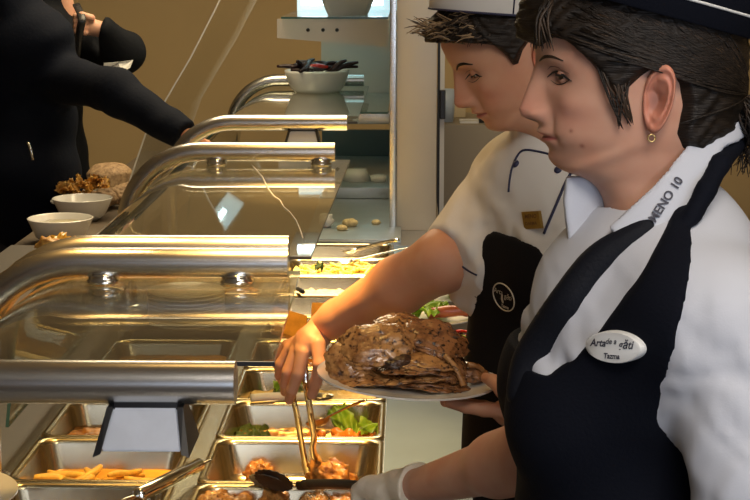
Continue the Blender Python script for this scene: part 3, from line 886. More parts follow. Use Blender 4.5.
lx = onz(147, 408, 1.24)
lamp_housing(lx.x, 1.795, .074, .092, .041, 0.0, 'pale grey trapezoid lamp housing hanging under the nearest rail', z=ZT - .027)
l4 = at(303, 140, 4.84)
lamp_housing(l4.x, 4.84, .075, .11, .065, 0.0, 'grey trapezoid lamp housing hanging under the fifth rail')

# ================================================================== bowl of dried peppers on the far guard
bp = onz(317, 90, 1.236); bp.y = 6.42; bp.x = at(317, 90, 6.42).x; bp.z = 1.2375
bm = bmesh.new()
lathe(bm, [(0, 0.004), (.080, .004), (.100, .020), (.124, .085), (.127, .088), (.130, .086), (.130, .078), (.106, .016), (.088, 0), (0, 0)], n=64)
o = obj('serving_bowl', bm, M['porcelain'], sharp=60); o.location = bp; tag(o, 'white bowl of dried dark peppers standing on the far glass guard', 'bowl')
rnd = random.Random(4)
for i in range(26):
    a = rnd.uniform(0, 2*PI); L = rnd.uniform(.05, .085)
    c = bp + Vector((rnd.uniform(-.06, .06), rnd.uniform(-.06, .06), .088 + .018 * rnd.random()))
    d = Vector((math.cos(a), math.sin(a) * .6, rnd.uniform(-.05, .25)))
    if i == 0: c = bp + Vector((-.085, -.02, .094)); d = Vector((-1, .1, .12)); L = .075
    if i == 1: c = bp + Vector((.10, -.02, .098)); d = Vector((1, .0, .32)); L = .07
    if i == 2: c = bp + Vector((.095, .0, .096)); d = Vector((1, .2, .05)); L = .07
    if i == 3: c = bp + Vector((.08, -.04, .102)); d = Vector((.9, -.1, .6)); L = .05
    d.normalize(); s = d.cross(Vector((0, 0, 1))).normalized()
    pts = catmull([c - d*L, c - d*L*.4 + s*.008, c + d*L*.3 + s*.006 + Vector((0, 0, .006)), c + d*L], 4)
    n_ = len(pts); bm = bmesh.new(); tube(bm, pts, [.002 + .009 * math.sin(PI * min(1, .15 + .8 * k / n_)) for k in range(n_)], 7)
    tag(obj('dried_pepper', bm, M['pepper'] if i in (5, 9) else M['drychili']), 'long dried pepper in the white bowl on the guard' if i not in (5, 9) else 'bright red pepper among the dark ones in the white bowl', 'pepper', 'peppers in the white bowl')

# ================================================================== glass display case behind the pans
M['white_light'] = mat('case_lamp', (1, 1, 1), emit=(0.70, 0.92, 1.0), estr=10.0)
case = thing('display_case', 'tall glass display case with lit shelves behind the pans', 'display case', (-0.4, 6.0, ZC))
def cpart(name, bm, m, **kw): return keep_world(obj(name, bm, m, **kw), case)
# curved front glass
bm = bmesh.new(); pr = []
pts2 = [(-.632, 1.635), (-.66, 1.58), (-.74, 1.43), (-.82, 1.30), (-.90, 1.17), (-.955, 1.02), (-.975, .934)]
loops = []
for y in (5.45, 6.95):
    loops.append(([Vector((x, y, z)) for x, z in pts2], [Vector((x + .006, y, z)) for x, z in pts2]))
(a0, a1), (b0, b1) = loops
def strip(bm, a, b, mi=0):
    va = [bm.verts.new(p) for p in a]; vb = [bm.verts.new(p) for p in b]
    for i in range(len(a) - 1): bm.faces.new((va[i], va[i+1], vb[i+1], vb[i])).material_index = mi
strip(bm, a0, b0); strip(bm, a1, b1); strip(bm, a0, a1, 1); strip(bm, b0, b1, 1)
bmesh.ops.remove_doubles(bm, verts=bm.verts, dist=1e-5)
cpart('front_glass', bm, [M['case_glass'], M['white_plastic']], sharp=50)
def pillar_box(name, px0, px1, y, y2, z0, z1, m, bevel=.003):
    x0 = at(px0, 150, y).x; x1 = at(px1, 150, y).x
    bm = bmesh.new(); box(bm, (x0, y, z0), (x1, y2, z1), bevel=bevel); return cpart(name, bm, m, sharp=35)
pillar_box('corner_trim', 389.5, 396, 5.30, 5.36, ZC, 2.05, M['steel'])
pillar_box('pillar', 396.5, 436.5, 5.31, 5.62, ZC, 2.05, M['creamsteel'])
# glass shelves
def shelf(name, x0, x1, y0, y1, z, parent=case):
    bm = bmesh.new(); vs = box(bm, (x0, y0, z), (x1, y1, z + .008))
    for f in bm.faces: f.material_index = 0 if abs(f.normal.z) > .5 or abs(f.calc_center_median().z - z - .004) > .002 else 1
    return cpart(name, bm, [M['shelf_glass'], M['glass_edge']], smooth=False)
sx0 = at(281, 18, 6.0).x; sx1 = at(388, 18, 6.0).x
zs2 = at(300, 19, 6.0).z
shelf('upper_shelf', sx0, sx1, 6.0, 6.9, zs2)
zs1 = at(380, 114, 6.0).z
shelf('lower_shelf', sx0 + .10, sx1, 6.0, 6.9, zs1)
# beam with three bolts below the upper shelf
bx0 = at(277, 30, 6.05).x; bx1 = at(388, 30, 6.05).x
bm = bmesh.new()
z0 = at(277, 38, 6.05).z; z1 = at(388, 47, 6.05).z
A = [Vector((bx0, 6.05, z0)), Vector((bx1, 6.05, z1)), Vector((bx1, 6.05, zs2 - .002)), Vector((bx0, 6.05, zs2 - .002))]
loft(bm, [A, [p + Vector((0, .02, 0)) for p in A]]); cpart('shelf_beam', bm, M['creamsteel'], sharp=40)
for px in (308, 323, 337):
    c = at(px, 30, 6.05); bm = bmesh.new(); lathe(bm, [(0, -.006), (.004, -.006), (.007, -.002), (.007, .002), (0, .002)], c, 16, rot=Matrix.Rotation(PI/2, 3, 'X').inverted()); cpart('bolt', bm, M['darkmetal'])
# lamp tubes, one under the roof, one below the shelf
for nm, y, z in (('lamp_tube', 6.70, 1.585), ('lamp_tube', 6.35, 1.86)):
    bm = bmesh.new(); tube(bm, [(sx0 + .03, y, z), (sx1 - .03, y, z)], .013, 12); cpart(nm, bm, M['white_light'])
bm = bmesh.new(); box(bm, (sx0 - .02, 5.62, 1.90), (sx1 + .15, 6.98, 1.93)); cpart('roof_panel', bm, M['creamsteel'], smooth=False)
# steel back wall with a dark recess, the stepped floor and the cream back
wx0 = at(322, 150, 6.95).x
bm = bmesh.new(); box(bm, (wx0, 6.95, ZC), (.10, 6.98, 1.03)); cpart('back_wall', bm, mat('dark_teal_panel', (.035, .075, .08), .3), smooth=False)
bm = bmesh.new(); box(bm, (wx0 - .1, 6.90, 1.545), (.10, 6.93, 1.72)); cpart('light_diffuser', bm, mat('frosted_panel', (.62, .74, .76), .4, emit=(.62, .88, .95), estr=.55), smooth=False)
bm = bmesh.new(); box(bm, (wx0, 6.93, 1.16), (.10, 6.95, 1.54)); cpart('back_panel', bm, M['creamsteel'], smooth=False)
bm = bmesh.new(); box(bm, (-.30, 6.55, 1.095), (.02, 6.62, 1.145), bevel=.004); cpart('steel_ledge', bm, M['steel'], sharp=40)
M['coldsteel'] = mat('cold_steel', (.42, .47, .50), .35, .7, var=.12, vscale=9)
bm = bmesh.new(); box(bm, (-.33, 5.06, ZC), (-.02, 6.95, ZC + .012), bevel=.002); cpart('cold_shelf', bm, M['coldsteel'], sharp=40)
bm = bmesh.new(); box(bm, (-.33, 5.95, ZC + .013), (-.02, 6.94, ZC + .055), bevel=.004); cpart('cold_step', bm, M['coldsteel'], sharp=40)
bm = bmesh.new(); box(bm, (-.02, 5.62, ZC), (.10, 6.95, 1.9)); cpart('end_wall', bm, M['creamsteel'], smooth=False)
# things standing in the case
c = at(357, 180, 6.15); 
bm = bmesh.new(); lathe(bm, [(0, .002), (.034, .002), (.052, .046), (.055, .046), (.037, 0), (0, 0)], n=40)
o = obj('sauce_bowl', bm, M['porcelain']); o.location = (c.x, 6.15, ZC + .0985); o.rotation_euler = (PI, 0, 0); o.location.z = ZC + .055 + .0465
tag(o, 'small white bowl upside down on the cold steel step in the case', 'bowl')
bm = bmesh.new(); lathe(bm, [(0, .002), (.026, .002), (.030, .022), (.033, .022), (.029, 0), (0, 0)], n=32)
c = at(381, 180, 6.15)
o = obj('sauce_bowl', bm, M['porcelain']); o.location = (c.x - .01, 6.12, ZC + .056); tag(o, 'low white dish beside the pillar, right of the upturned bowl', 'dish')
for i, (px, py, w) in enumerate([(376, 222, .012), (350, 224, .02), (342, 228, .014)]):
    p = onz(px, py, ZC + .02); tag(blobobj('bread_roll', (p.x, p.y, ZC + .013 + w*.5), (w*1.3, w, w*.8), M['rice'], seed=60+i, amp=.15, sub=3), ['round pale roll by the pillar foot', 'flat pale roll in front of the cold shelf', 'smallest pale roll at the left of the three'][i], 'roll', 'pale rolls on the cold shelf')
p = onz(326, 222, ZC + .03)
tag(blobobj('paper_napkin', (p.x, p.y, ZC + .035), (.025, .02, .024), M['white_plastic'], seed=66, amp=.4, sub=3), 'crumpled white napkin left of the rolls on the cold shelf', 'napkin')
# bowl-shaped tray on the top shelf
c = at(348, 18, 6.2)
bm = bmesh.new(); L = [rrect(.075, .06, .02, 0), rrect(.105, .08, .025, .070), rrect(.112, .087, .025, .071), rrect(.109, .084, .025, .069), rrect(.101, .076, .022, .068), rrect(.072, .056, .02, .004)]
loft(bm, L, cap0=True, cap1=True); o = obj('steel_tray', bm, M['white_plastic'], sharp=50); o.location = (c.x, 6.2, zs2 + .0085); tag(o, 'white metal tray on the top glass shelf of the case', 'tray')

# ================================================================== back counter and the things on it, right of the pillar
bc = tag(boxobj('back_counter', (.14, 7.3, 0), (1.4, 7.9, 1.02), M['panel'], bevel=.01), 'plain counter along the back wall behind the staff', 'counter')
def bxpx(name, px0, px1, py0, py1, y, dy, m, label, cat, bevel=.006):
    a = at(px0, py1, y); b = at(px1, py0, y)
    return tag(boxobj(name, (a.x, y, a.z), (b.x, y + dy, b.z), m, bevel=bevel), label, cat)
post = thing('steel_post', 'slim steel door post with a white edge beside the cream pillar', 'post', (at(440, 150, 6.6).x, 6.6, 0))
x0 = at(437.5, 100, 6.6).x; x1 = at(440, 100, 6.6).x; x2 = at(444.5, 100, 6.6).x
bm = bmesh.new(); box(bm, (x0, 6.6, 0), (x1, 6.64, 2.4)); keep_world(obj('post', bm, M['darkmetal'], smooth=False), post)
bm = bmesh.new(); box(bm, (x1, 6.6, 0), (x2, 6.64, 2.4)); keep_world(obj('edge_strip', bm, M['white_plastic'], smooth=False), post)
bm = bmesh.new(); a = at(437, 119, 6.58); b = at(444, 90, 6.58); box(bm, (x1, 6.575, a.z), (x2 + .004, 6.598, b.z), bevel=.003); keep_world(obj('lock_plate', bm, M['black_plastic'], smooth=False), post)
def standing(name, px0, px1, pytop, y, dy, z0, m, label, cat):
    a = at(px0, 200, y); b = at(px1, pytop, y)
    return tag(boxobj(name, (a.x, y, z0), (b.x, y + dy, b.z), m, bevel=.008), label, cat)
standing('paper_towel_box', 459, 479, 122, 7.35, .12, 1.021, M['white_plastic'], 'tall off white box on the back counter below the chef chin', 'box')
standing('storage_box', 452, 466, 102, 7.6, .12, 1.021, mat('beige_card', (.55, .45, .28), .8), 'beige box behind the tall white one', 'box')
c = at(446, 165, 7.38)
bm = bmesh.new(); lathe(bm, [(0, 0), (.034, 0), (.045, .15), (.042, .15), (.032, .005), (0, .005)], n=32)
o = obj('plastic_cup', bm, mat('pale_blue_plastic', (.50, .60, .72), .35)); o.location = (c.x, 7.42, 1.021); tag(o, 'pale blue plastic cup beside the white box on the back counter', 'cup')
standing('knife_block', 478, 493, 116, 7.36, .10, 1.021, M['black_plastic'], 'black block on the back counter right of the white box', 'block')

# ================================================================== customer shelf with bowls and plates
cs = thing('tray_shelf', 'wooden customer shelf along the outer side of the counter', 'shelf', (-1.02, 5.2, 0))
bm = bmesh.new(); box(bm, (-1.16, 3.55, .90), (-.845, 7.0, .93), bevel=.006); keep_world(obj('shelf_board', bm, M['wood'], sharp=40), cs)
for y in (3.9, 6.6):
    bm = bmesh.new(); box(bm, (-1.08, y, 0), (-1.02, y + .06, .90), bevel=.004); keep_world(obj('leg', bm, M['steel'], sharp=40), cs)
ZS = .9305
tc_ = onz(35, 243, ZS)
tr = tag(boxobj('tray', (-1.15, 3.98, ZS), (-.88, 4.55, ZS + .012), mat('grey_tray', (.13, .12, .11), .5), bevel=.005), 'grey serving tray at the near end of the customer shelf', 'tray')
def bowl(c, r, h, label):
    bm = bmesh.new(); lathe(bm, [(0, .005), (r*.5, .005), (r*.72, h*.3), (r*.96, h*.96), (r, h), (r*1.03, h*.98), (r*.78, h*.25), (r*.55, 0), (0, 0)], n=56)
    o = obj('bowl', bm, M['porcelain'], sharp=60); o.location = c; return tag(o, label, 'bowl')
b1 = onz(64, 240, ZS); b2 = onz(85, 218, ZS)
bowl((b1.x, b1.y - .04, ZS + .0), .094, .075, 'nearer white soup bowl on the customer shelf')
bowl((b2.x, b2.y - .03, ZS), .094, .072, 'white bowl standing behind the soup bowl on the customer shelf')
bm = bmesh.new(); lathe(bm, [(0, 0), (.078, 0), (0, .001)], n=40)
o = obj('soup', bm, mat('pale_soup', (.62, .56, .34), .2)); o.location = (b1.x, b1.y - .04, .93 + .058); tag(o, 'pale soup filling the nearer white bowl', 'soup')
pcx = onz(85, 192, ZS); pcz = ZS + .05
# plate with crisps and plate with a loaf behind the bowls
zr = ZS
pp = Vector((at(84, 190, 5.42).x, 5.42, zr))
place_plate(pp, .115, 'white plate heaped with fried crisps behind the white bowls')
cr = obj('crisp', leaf_bm(L=.05, W=.024, ruffle=.006, seed=2, arch=.012, n=12), M['crisp'])
scatter('crisp', cr, 30, pp.x, pp.y, pp.z + .022, .07, .05, 11, 'curled golden crisp heaped on the plate behind the white bowls', 'crisp', 'golden crisps on the plate', tilt=1.1, dz=.05)
bb = Vector((at(110, 182, 5.76).x, 5.76, zr))
place_plate(bb, .13, 'white plate under the round seeded loaf at the far end of the shelf')
tag(blobobj('bread_loaf', bb + Vector((0, 0, .055)), (.085, .08, .048), M['bread'], seed=77, amp=.06, freq=1.5), 'round seeded brown loaf on the white plate', 'loaf')
for i, (px, py, y) in enumerate([(118, 202, 5.35), (104, 205, 5.30), (128, 200, 5.45)]):
    c = at(px, py, y)
    tag(blobobj('bread_roll', (c.x, y, ZS + .04), (.045, .04, .03), M['bread'], seed=88+i, amp=.25), ['seeded roll beside the rear bowl', 'seeded roll tucked against the rear bowl rim', 'seeded roll nearest the curved rail'][i], 'roll', 'seeded rolls by the bowls')
for i, (px, y) in enumerate([(48, 4.42), (60, 4.46), (72, 4.43)]):
    c = at(px, 236, y)
    tag(blobobj('salad_leaf', (c.x, y, ZS + .036), (.030, .02, .022), M['crisp'] if i != 1 else M['oil'], (.3, .2, i), seed=95+i, amp=.6, sub=3), ['yellow salad piece at the left on the grey tray', 'yellow salad piece in the middle of the grey tray', 'brown salad piece at the right on the grey tray'][i], 'salad')
# ================================================================== people
M['skin1'] = skin_mat('fair_skin', (0.60, 0.34, 0.235))
M['skin2'] = skin_mat('warm_skin', (0.58, 0.31, 0.19))
M['hair_dark'] = mat('dark_brown_hair', (0.018, 0.012, 0.008), 0.5, spec=.3, var=0.55, vscale=50, bump=0.5, bscale=60, bstretch=(1, 1, 10))
M['hair_mid'] = mat('mid_brown_hair', (0.055, 0.033, 0.019), 0.5, spec=.3, var=0.5, vscale=60)
M['hair_blond'] = mat('blond_hair_tips', (0.26, 0.17, 0.085), 0.5, var=0.4, vscale=60)
M['shirt'] = mat('white_cotton_shirt', (0.54, 0.56, 0.62), 0.85, bump=0.06, bscale=500)
M['coat'] = mat('white_chef_coat', (0.66, 0.63, 0.58), 0.85, bump=0.06, bscale=500)
M['vest'] = mat('navy_black_fabric', (0.0035, 0.0045, 0.009), 0.85, spec=.12, bump=0.2, bscale=300)
M['apronblack'] = mat('black_apron_cloth', (0.008, 0.0075, 0.009), 0.85, spec=.15, bump=0.2, bscale=300)
M['piping_navy'] = mat('navy_piping', (0.02, 0.022, 0.06), 0.6)
M['piping_white'] = mat('white_piping', (0.62, 0.62, 0.60), 0.6)
M['capwhite'] = mat('white_cap', (0.72, 0.70, 0.66), 0.8)
M['sclera'] = mat('eye_white', (0.55, 0.50, 0.46), 0.25)
M['iris'] = mat('brown_iris', (0.03, 0.018, 0.012), 0.1, coat=0.5)
M['lash'] = mat('dark_lashes', (0.012, 0.009, 0.008), 0.5)
M['crease'] = mat('skin_crease', (.22, .10, .07), .6)
M['gold'] = mat('gold_metal', (0.75, 0.55, 0.22), 0.3, 1.0)
M['goldtag'] = mat('brass_tag', (0.42, 0.26, 0.06), 0.35, 0.6, var=0.2, vscale=40)
M['coatdark'] = mat('dark_winter_coat', (0.004, 0.006, 0.013), 0.85, spec=.12, bump=0.3, bscale=90)
M['coatdark2'] = mat('black_quilted_coat', (0.004, 0.005, 0.008), 0.8, spec=.15, bump=0.3, bscale=60)
M['trousers'] = mat('dark_trousers', (0.02, 0.02, 0.025), 0.8)
M['shoe'] = mat('black_shoe', (0.02, 0.02, 0.02), 0.4)
M['glove'] = mat('translucent_glove', (1.0, 0.94, 0.78), 0.40, bump=0.5, bscale=90, trans=0.4)
M['ink'] = mat('dark_ink', (0.03, 0.03, 0.05), 0.6)
M['cream_thread'] = mat('cream_thread', (0.62, 0.58, 0.46), 0.7)
M['tie'] = mat('black_tie', (0.004, 0.005, 0.009), 0.7, spec=.2, bump=0.2, bscale=300)

def tint_obj(o, cols):
    a = o.data.color_attributes.new('tint', 'FLOAT_COLOR', 'POINT')
    c = np.ones((len(o.data.vertices), 4), dtype=np.float32)
    c[:, :3] = cols
    a.data.foreach_set('color', c.ravel())

mm = 0.001
HZ  = [-150,-120,-105, -95, -89, -84, -79.5, -76, -71, -62.5, -54, -49, -43, -35, -25, -10, 0, 20, 35, 50, 75, 100, 120, 135, 141]
HA  = [  30,  33,  36,  42,  48,  56,  69,  79, 86, 90.5,  91,  91.5, 92, 93,  94, 94.5, 94.5, 96, 99,104.5,106, 100, 83, 48, 3]
HB  = [  62,  60,  58,  58,  58,  59,  60,  61, 63, 67,  71,  74, 78, 82,  86,  90,   92, 94, 94, 93, 86, 72, 54, 28, 3]
HW  = [  56,  53,  52,  52, 52.5, 53,  54,  55, 56.5, 59, 61, 62.5, 65, 67.5, 69.5,71.5, 72.5, 74, 75, 75.5, 73, 64, 49, 27, 3]
HN  = [ 2.0, 2.0, 2.0, 2.0, 1.95, 1.85, 1.75, 1.75, 1.8, 1.85, 1.95, 2.0, 2.1, 2.15, 2.2, 2.25, 2.3, 2.35, 2.35, 2.3, 2.2, 2.1, 2.0, 2.0, 2.0]
NZ  = [-40, -31, -28, -25.5, -24, -22,-19, -12, -5, 7, 20, 28, 34, 44]
NV  = [  0,   0, 1.5,  4.0,  11, 18, 22.5, 24.5, 21.5, 16.5, 11, 7, 3.5, 0]
NS  = [ 13,  13,  13,  13,  13, 12.5, 12.5, 12, 10.5, 9, 8, 8, 9, 12]
LZ  = [-64,-58, -54, -49, -46, -43.5, -41.3, -40, -38.5, -36, -33, -30, -26, -22]
LV  = [  0,  .5, 1.2,  4.5, 7.5,  9.0,  7.2,  5.2,  9.0,  12.8, 11.5, 9.5, 8.5, 6]
def smoothed(zs, vs, w=1.6):
    z = np.arange(-155, 146, 0.5)
    v = np.interp(z, zs, vs)
    k = np.exp(-0.5 * (np.arange(-8, 9) * 0.5 / w) ** 2); k /= k.sum()
    return z, np.convolve(np.pad(v, 8, mode='edge'), k, 'valid')
class Head:
    def __init__(s, nose=1.0, jaw=0.0, plump=0.0):
        s.zz, s.a = smoothed(HZ, HA, 1.8); s.b = smoothed(HZ, HB, 3)[1]; s.w = smoothed(HZ, HW, 3)[1]; s.n = smoothed(HZ, HN, 3)[1]
        s.nv = smoothed(NZ, NV, 0.9)[1] * nose; s.ns = smoothed(NZ, NS, 2)[1]; s.lv = smoothed(LZ, LV, 0.55)[1]
        s.plump = plump
    def R(s, th, z):
        """radius in metres at angle th (0 = face) and height z (metres)"""
        zm = z * 1000
        a = np.interp(zm, s.zz, s.a); b = np.interp(zm, s.zz, s.b); w = np.interp(zm, s.zz, s.w) ; n = np.interp(zm, s.zz, s.n)
        c = np.cos(th); si = np.abs(np.sin(th))
        ax = np.where(c > 0, a, b); n = np.where(c > 0, n, 2.1)
        r = (np.abs(c / ax) ** n + (si / w) ** n) ** (-1 / n)
        y = r * np.sin(th)
        front = np.clip(c, 0, 1) ** 0.5
        g = lambda q, m, sg: np.exp(-((q - m) / sg) ** 2)
        ya = np.abs(y)
        add = np.interp(zm, s.zz, s.nv) * np.exp(-(ya / np.interp(zm, s.zz, s.ns)) ** 2.4)
        add += 7.5 * g(ya, 13.5, 5.5) * g(zm, -15.5, 6.5)                    # nostril wings
        add += np.interp(zm, s.zz, s.lv) * np.exp(-(ya / 21) ** 2.2)        # lips
        add -= 2.2 * g(ya, 26, 5) * g(zm, -41, 7)                          # mouth corners
        add += (2.5 + s.plump) * g(ya, 40, 20) * g(zm, -38, 16)            # cheeks
        add -= 2.0 * g(ya, 24, 5) * g(zm, -26, 9)                          # fold beside the mouth
        add -= 6.8 * g(ya, 31, 15) * g(zm, 22, 10)                        # eye sockets
        add += 3.0 * g(ya, 33, 18) * g(zm, 40, 6)                          # brow
        add += 4.0 * g(ya, 48, 14) * g(zm, -4, 12)                         # cheekbones
        add += 3.0 * g(ya, 0, 12) * g(zm, -64, 8)                          # chin pad
        rr = r + add * front
        jl = -0.5 * (np.abs(rr * c) - 6) / 1.0                              # jaw line from the ear to the chin
        jz = -38 - np.clip(rr * c, 0, 75) * 0.50
        rr = rr + 3.5 * g(zm, jz, 8) * np.clip(c * 2.2, 0, 1) * np.clip(si * 2.2, 0, 1)
        return rr * mm
    def pos(s, th, z, off=0.0):
        r = s.R(th, z) + off
        return np.stack((r * np.cos(th), r * np.sin(th), z + 0 * r), -1)
def head_parts(H, zlo=-0.15, ear_red=0.0):
    """verts, faces, tints of head skin in head axes: face +X, left +Y, up +Z, origin between the ear holes"""
    nu = 220
    u = np.linspace(-PI, PI, nu, endpoint=False)
    th = u - 0.5 * np.sin(u)
    zs = np.concatenate((np.arange(zlo, -0.10, .004), np.arange(-0.10, 0.05, .0011), np.arange(0.05, 0.130, .003), np.linspace(0.130, 0.1408, 8)))
    T, Z = np.meshgrid(th, zs)
    P = H.pos(T, Z)
    vs = P.reshape(-1, 3)
    n = len(zs); fs = []
    for i in range(n - 1):
        for j in range(nu):
            k = (j + 1) % nu
            fs.append((i*nu + j, i*nu + k, (i+1)*nu + k, (i+1)*nu + j))
    vs = np.concatenate((vs, [[0, 0, zs[0]], [0, 0, 0.1412]])); c0, c1 = len(vs) - 2, len(vs) - 1
    for j in range(nu):
        k = (j + 1) % nu
        fs.append((k, j, c0)); fs.append(((n-1)*nu + j, (n-1)*nu + k, c1))
    col = np.ones((len(vs), 3))
    x, y, z = vs[:, 0]*1000, np.abs(vs[:, 1])*1000, vs[:, 2]*1000
    lip = np.exp(-(np.maximum(0, np.abs(z + 40.5 - 0.0) - 3.5 * np.clip(1 - (y/25)**2, 0, 1)) / 1.6) ** 2) * (x > 60) * (y < 26)
    col *= (1 - lip[:, None] * np.array([0.20, 0.56, 0.46]))
    mouth = np.exp(-((z + 40.3) / 1.0) ** 2) * (x > 60) * (y < 25)
    col *= (1 - mouth[:, None] * 0.45)
    blush = np.exp(-((y - 42) / 18) ** 2 - ((z + 12) / 18) ** 2) * (x > 20)
    col *= (1 - blush[:, None] * np.array([0.0, 0.14, 0.12]))
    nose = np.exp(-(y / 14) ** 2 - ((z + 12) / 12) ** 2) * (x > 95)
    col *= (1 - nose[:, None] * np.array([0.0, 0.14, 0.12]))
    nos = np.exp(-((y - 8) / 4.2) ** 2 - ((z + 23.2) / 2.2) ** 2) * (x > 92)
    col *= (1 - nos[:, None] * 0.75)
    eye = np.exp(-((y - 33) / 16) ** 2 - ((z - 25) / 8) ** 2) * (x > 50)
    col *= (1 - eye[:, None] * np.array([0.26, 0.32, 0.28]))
    return vs, fs, col
def ear_parts(side, c=(-0.014, 0.004), ysurf=0.069, red=0.3):
    nr, nf = 16, 48
    vs, fs = [], []
    for i in range(nr + 1):
        r = i / nr
        for j in range(nf):
            f = 2 * PI * j / nf
            cx, cz = math.cos(f), math.sin(f)
            wx = 0.0175 * (1.0 + 0.18 * cz); 
            x = r * cx * wx * .80 - 0.004 * cz * r; z = r * cz * 0.033 - (0.002 if cz < 0 else 0) * r
            xb = (x - 0.006) / 0.02
            base = 0.017 / (1 + math.exp(4.0 * xb + 0.6))
            rim = 0.0050 * math.exp(-((r - 0.88) / 0.10) ** 2) * (0.35 if (cx > .5 and cz < .3) else 1)
            anti = 0.0035 * math.exp(-((r - 0.58) / 0.10) ** 2) * (1 if cx < .3 else .2)
            q = math.hypot((x - .002) / .008, (z + .003) / .012)
            conc = -0.013 * math.exp(-q * q)
            trg = 0.004 * math.exp(-(((x - .010) / .004) ** 2 + ((z + .004) / .006) ** 2))
            h = base + rim + anti + conc + trg + 0.003
            h = max(h, 0.004)
            vs.append((c[0] + x, ysurf + h, c[1] + z))
    for i in range(nr):
        for j in range(nf):
            k = (j + 1) % nf
            fs.append((i*nf + j, i*nf + k, (i+1)*nf + k, (i+1)*nf + j))
    base0 = len(vs)
    for s_, hh in ((0.97, -.004), (0.75, -0.010)):
        for j in range(nf):
            a = vs[nr * nf + j]
            y = a[1] + hh if s_ > .9 else ysurf - 0.012
            vs.append((c[0] + (a[0] - c[0]) * s_, y, c[1] + (a[2] - c[1]) * s_))
    for i in range(2):
        o0 = nr * nf if i == 0 else base0
        o1 = base0 + i * nf
        for j in range(nf):
            k = (j + 1) % nf
            fs.append((o0 + j, o0 + k, o1 + k, o1 + j))
    vs = np.array(vs)
    vs[:, 1] *= side
    if side > 0: fs = [f[::-1] for f in fs]
    col = np.ones((len(vs), 3)) * np.array([1.0, 1 - red, 1 - red * 1.05])
    hollow_shade = np.exp(-((vs[:, 0] - c[0] - .002) / .007) ** 2 - ((vs[:, 2] - c[1] + .003) / .011) ** 2)  # shade of the ear hollow, darkened into the tint
    col *= (1 - .45 * hollow_shade[:, None])
    return vs, fs, col
def lune(c, r, lo, hi, m=28, n=40, side=1):
    """eyelids: a sphere with a wedge opening between elevations lo and hi (degrees) towards +X, pivoting on Y"""
    vs, fs = [], []
    lo, hi = math.radians(lo), math.radians(hi)
    for i in range(n + 1):
        t = hi + (2 * PI - (hi - lo)) * i / n
        for j in range(m + 1):
            p = PI * j / m
            vs.append((c[0] + r * math.sin(p) * math.cos(t), c[1] + r * math.cos(p), c[2] + r * math.sin(p) * math.sin(t)))
    for i in range(n):
        for j in range(m):
            fs.append((i*(m+1) + j, i*(m+1) + j + 1, (i+1)*(m+1) + j + 1, (i+1)*(m+1) + j))
    return np.array(vs), fs
def lash_bm(bm, c, r, el, X, side=1):
    e = math.radians(el); pts = []
    for j in range(3, 18):
        p = PI * j / 20
        pts.append(X(Vector((c[0] + r * math.sin(p) * math.cos(e), c[1] + r * math.cos(p), c[2] + r * math.sin(p) * math.sin(e)))))
    tube(bm, pts, [.0003 + .0011 * math.sin(PI * (i + 1) / 16) for i in range(15)], 6)

def hair_parts(H, poly, dfun, zlo=-0.13, seed=0.0, nu=260, rough=0.0016):
    u = np.linspace(-PI, PI, nu, endpoint=False); th = u
    zs = np.concatenate((np.arange(zlo, 0.10, .0022), np.linspace(0.10, 0.1405, 26)))
    T, Z = np.meshgrid(th, zs)
    P0 = H.pos(T, Z)
    sd = poly2(P0[..., 0].astype(np.float32), P0[..., 2].astype(np.float32), poly)
    t = np.clip(-sd / 0.010, 0, 1); t = t * t * (3 - 2 * t)
    D = dfun(P0, T, Z)
    flow = np.sin(260 * Z + 9 * np.sin(3 * T + seed) + 5 * np.sin(7 * T)) * .6 + np.sin(610 * Z + 14 * np.sin(2 * T + 1 + seed)) * .4
    off = -0.003 + (D + 0.003 + rough * flow) * t
    P = H.pos(T, Z, off)
    keep = sd < 0.001
    vs = P.reshape(-1, 3); fs = []
    K = keep
    n = len(zs)
    for i in range(n - 1):
        for j in range(nu):
            k = (j + 1) % nu
            if K[i, j] or K[i, k] or K[i+1, j] or K[i+1, k]:
                fs.append((i*nu + j, i*nu + k, (i+1)*nu + k, (i+1)*nu + j))
    vs = np.concatenate((vs, [[0, 0, 0.1412 + 0.012]])); c1 = len(vs) - 1
    for j in range(nu): fs.append(((n-1)*nu + j, (n-1)*nu + (j+1) % nu, c1))
    return vs, fs
def bm_from(vs, fs, X=None):
    bm = bmesh.new()
    used = sorted({i for f in fs for i in f}); mp = {}
    for i in used:
        p = Vector(vs[i].tolist() if hasattr(vs[i], 'tolist') else vs[i])
        mp[i] = bm.verts.new(X(p) if X else p)
    for f in fs:
        try: bm.faces.new([mp[i] for i in f])
        except ValueError: pass
    return bm

def hand_sdf(P, palm, fingers, rw, kp=0.012, kf=0.005):
    """palm: list of (a, b, ra, rb) cones; fingers: list of joint chains with radii"""
    d = None
    for a, b, ra, rb in palm:
        e = d_cone(P, a, b, ra, rb); d = e if d is None else smin(d, e, kp)
    for pts, rs in fingers:
        c = chain(P, pts, rs, 0.0035)
        d = smin(d, c, kf)
    return d

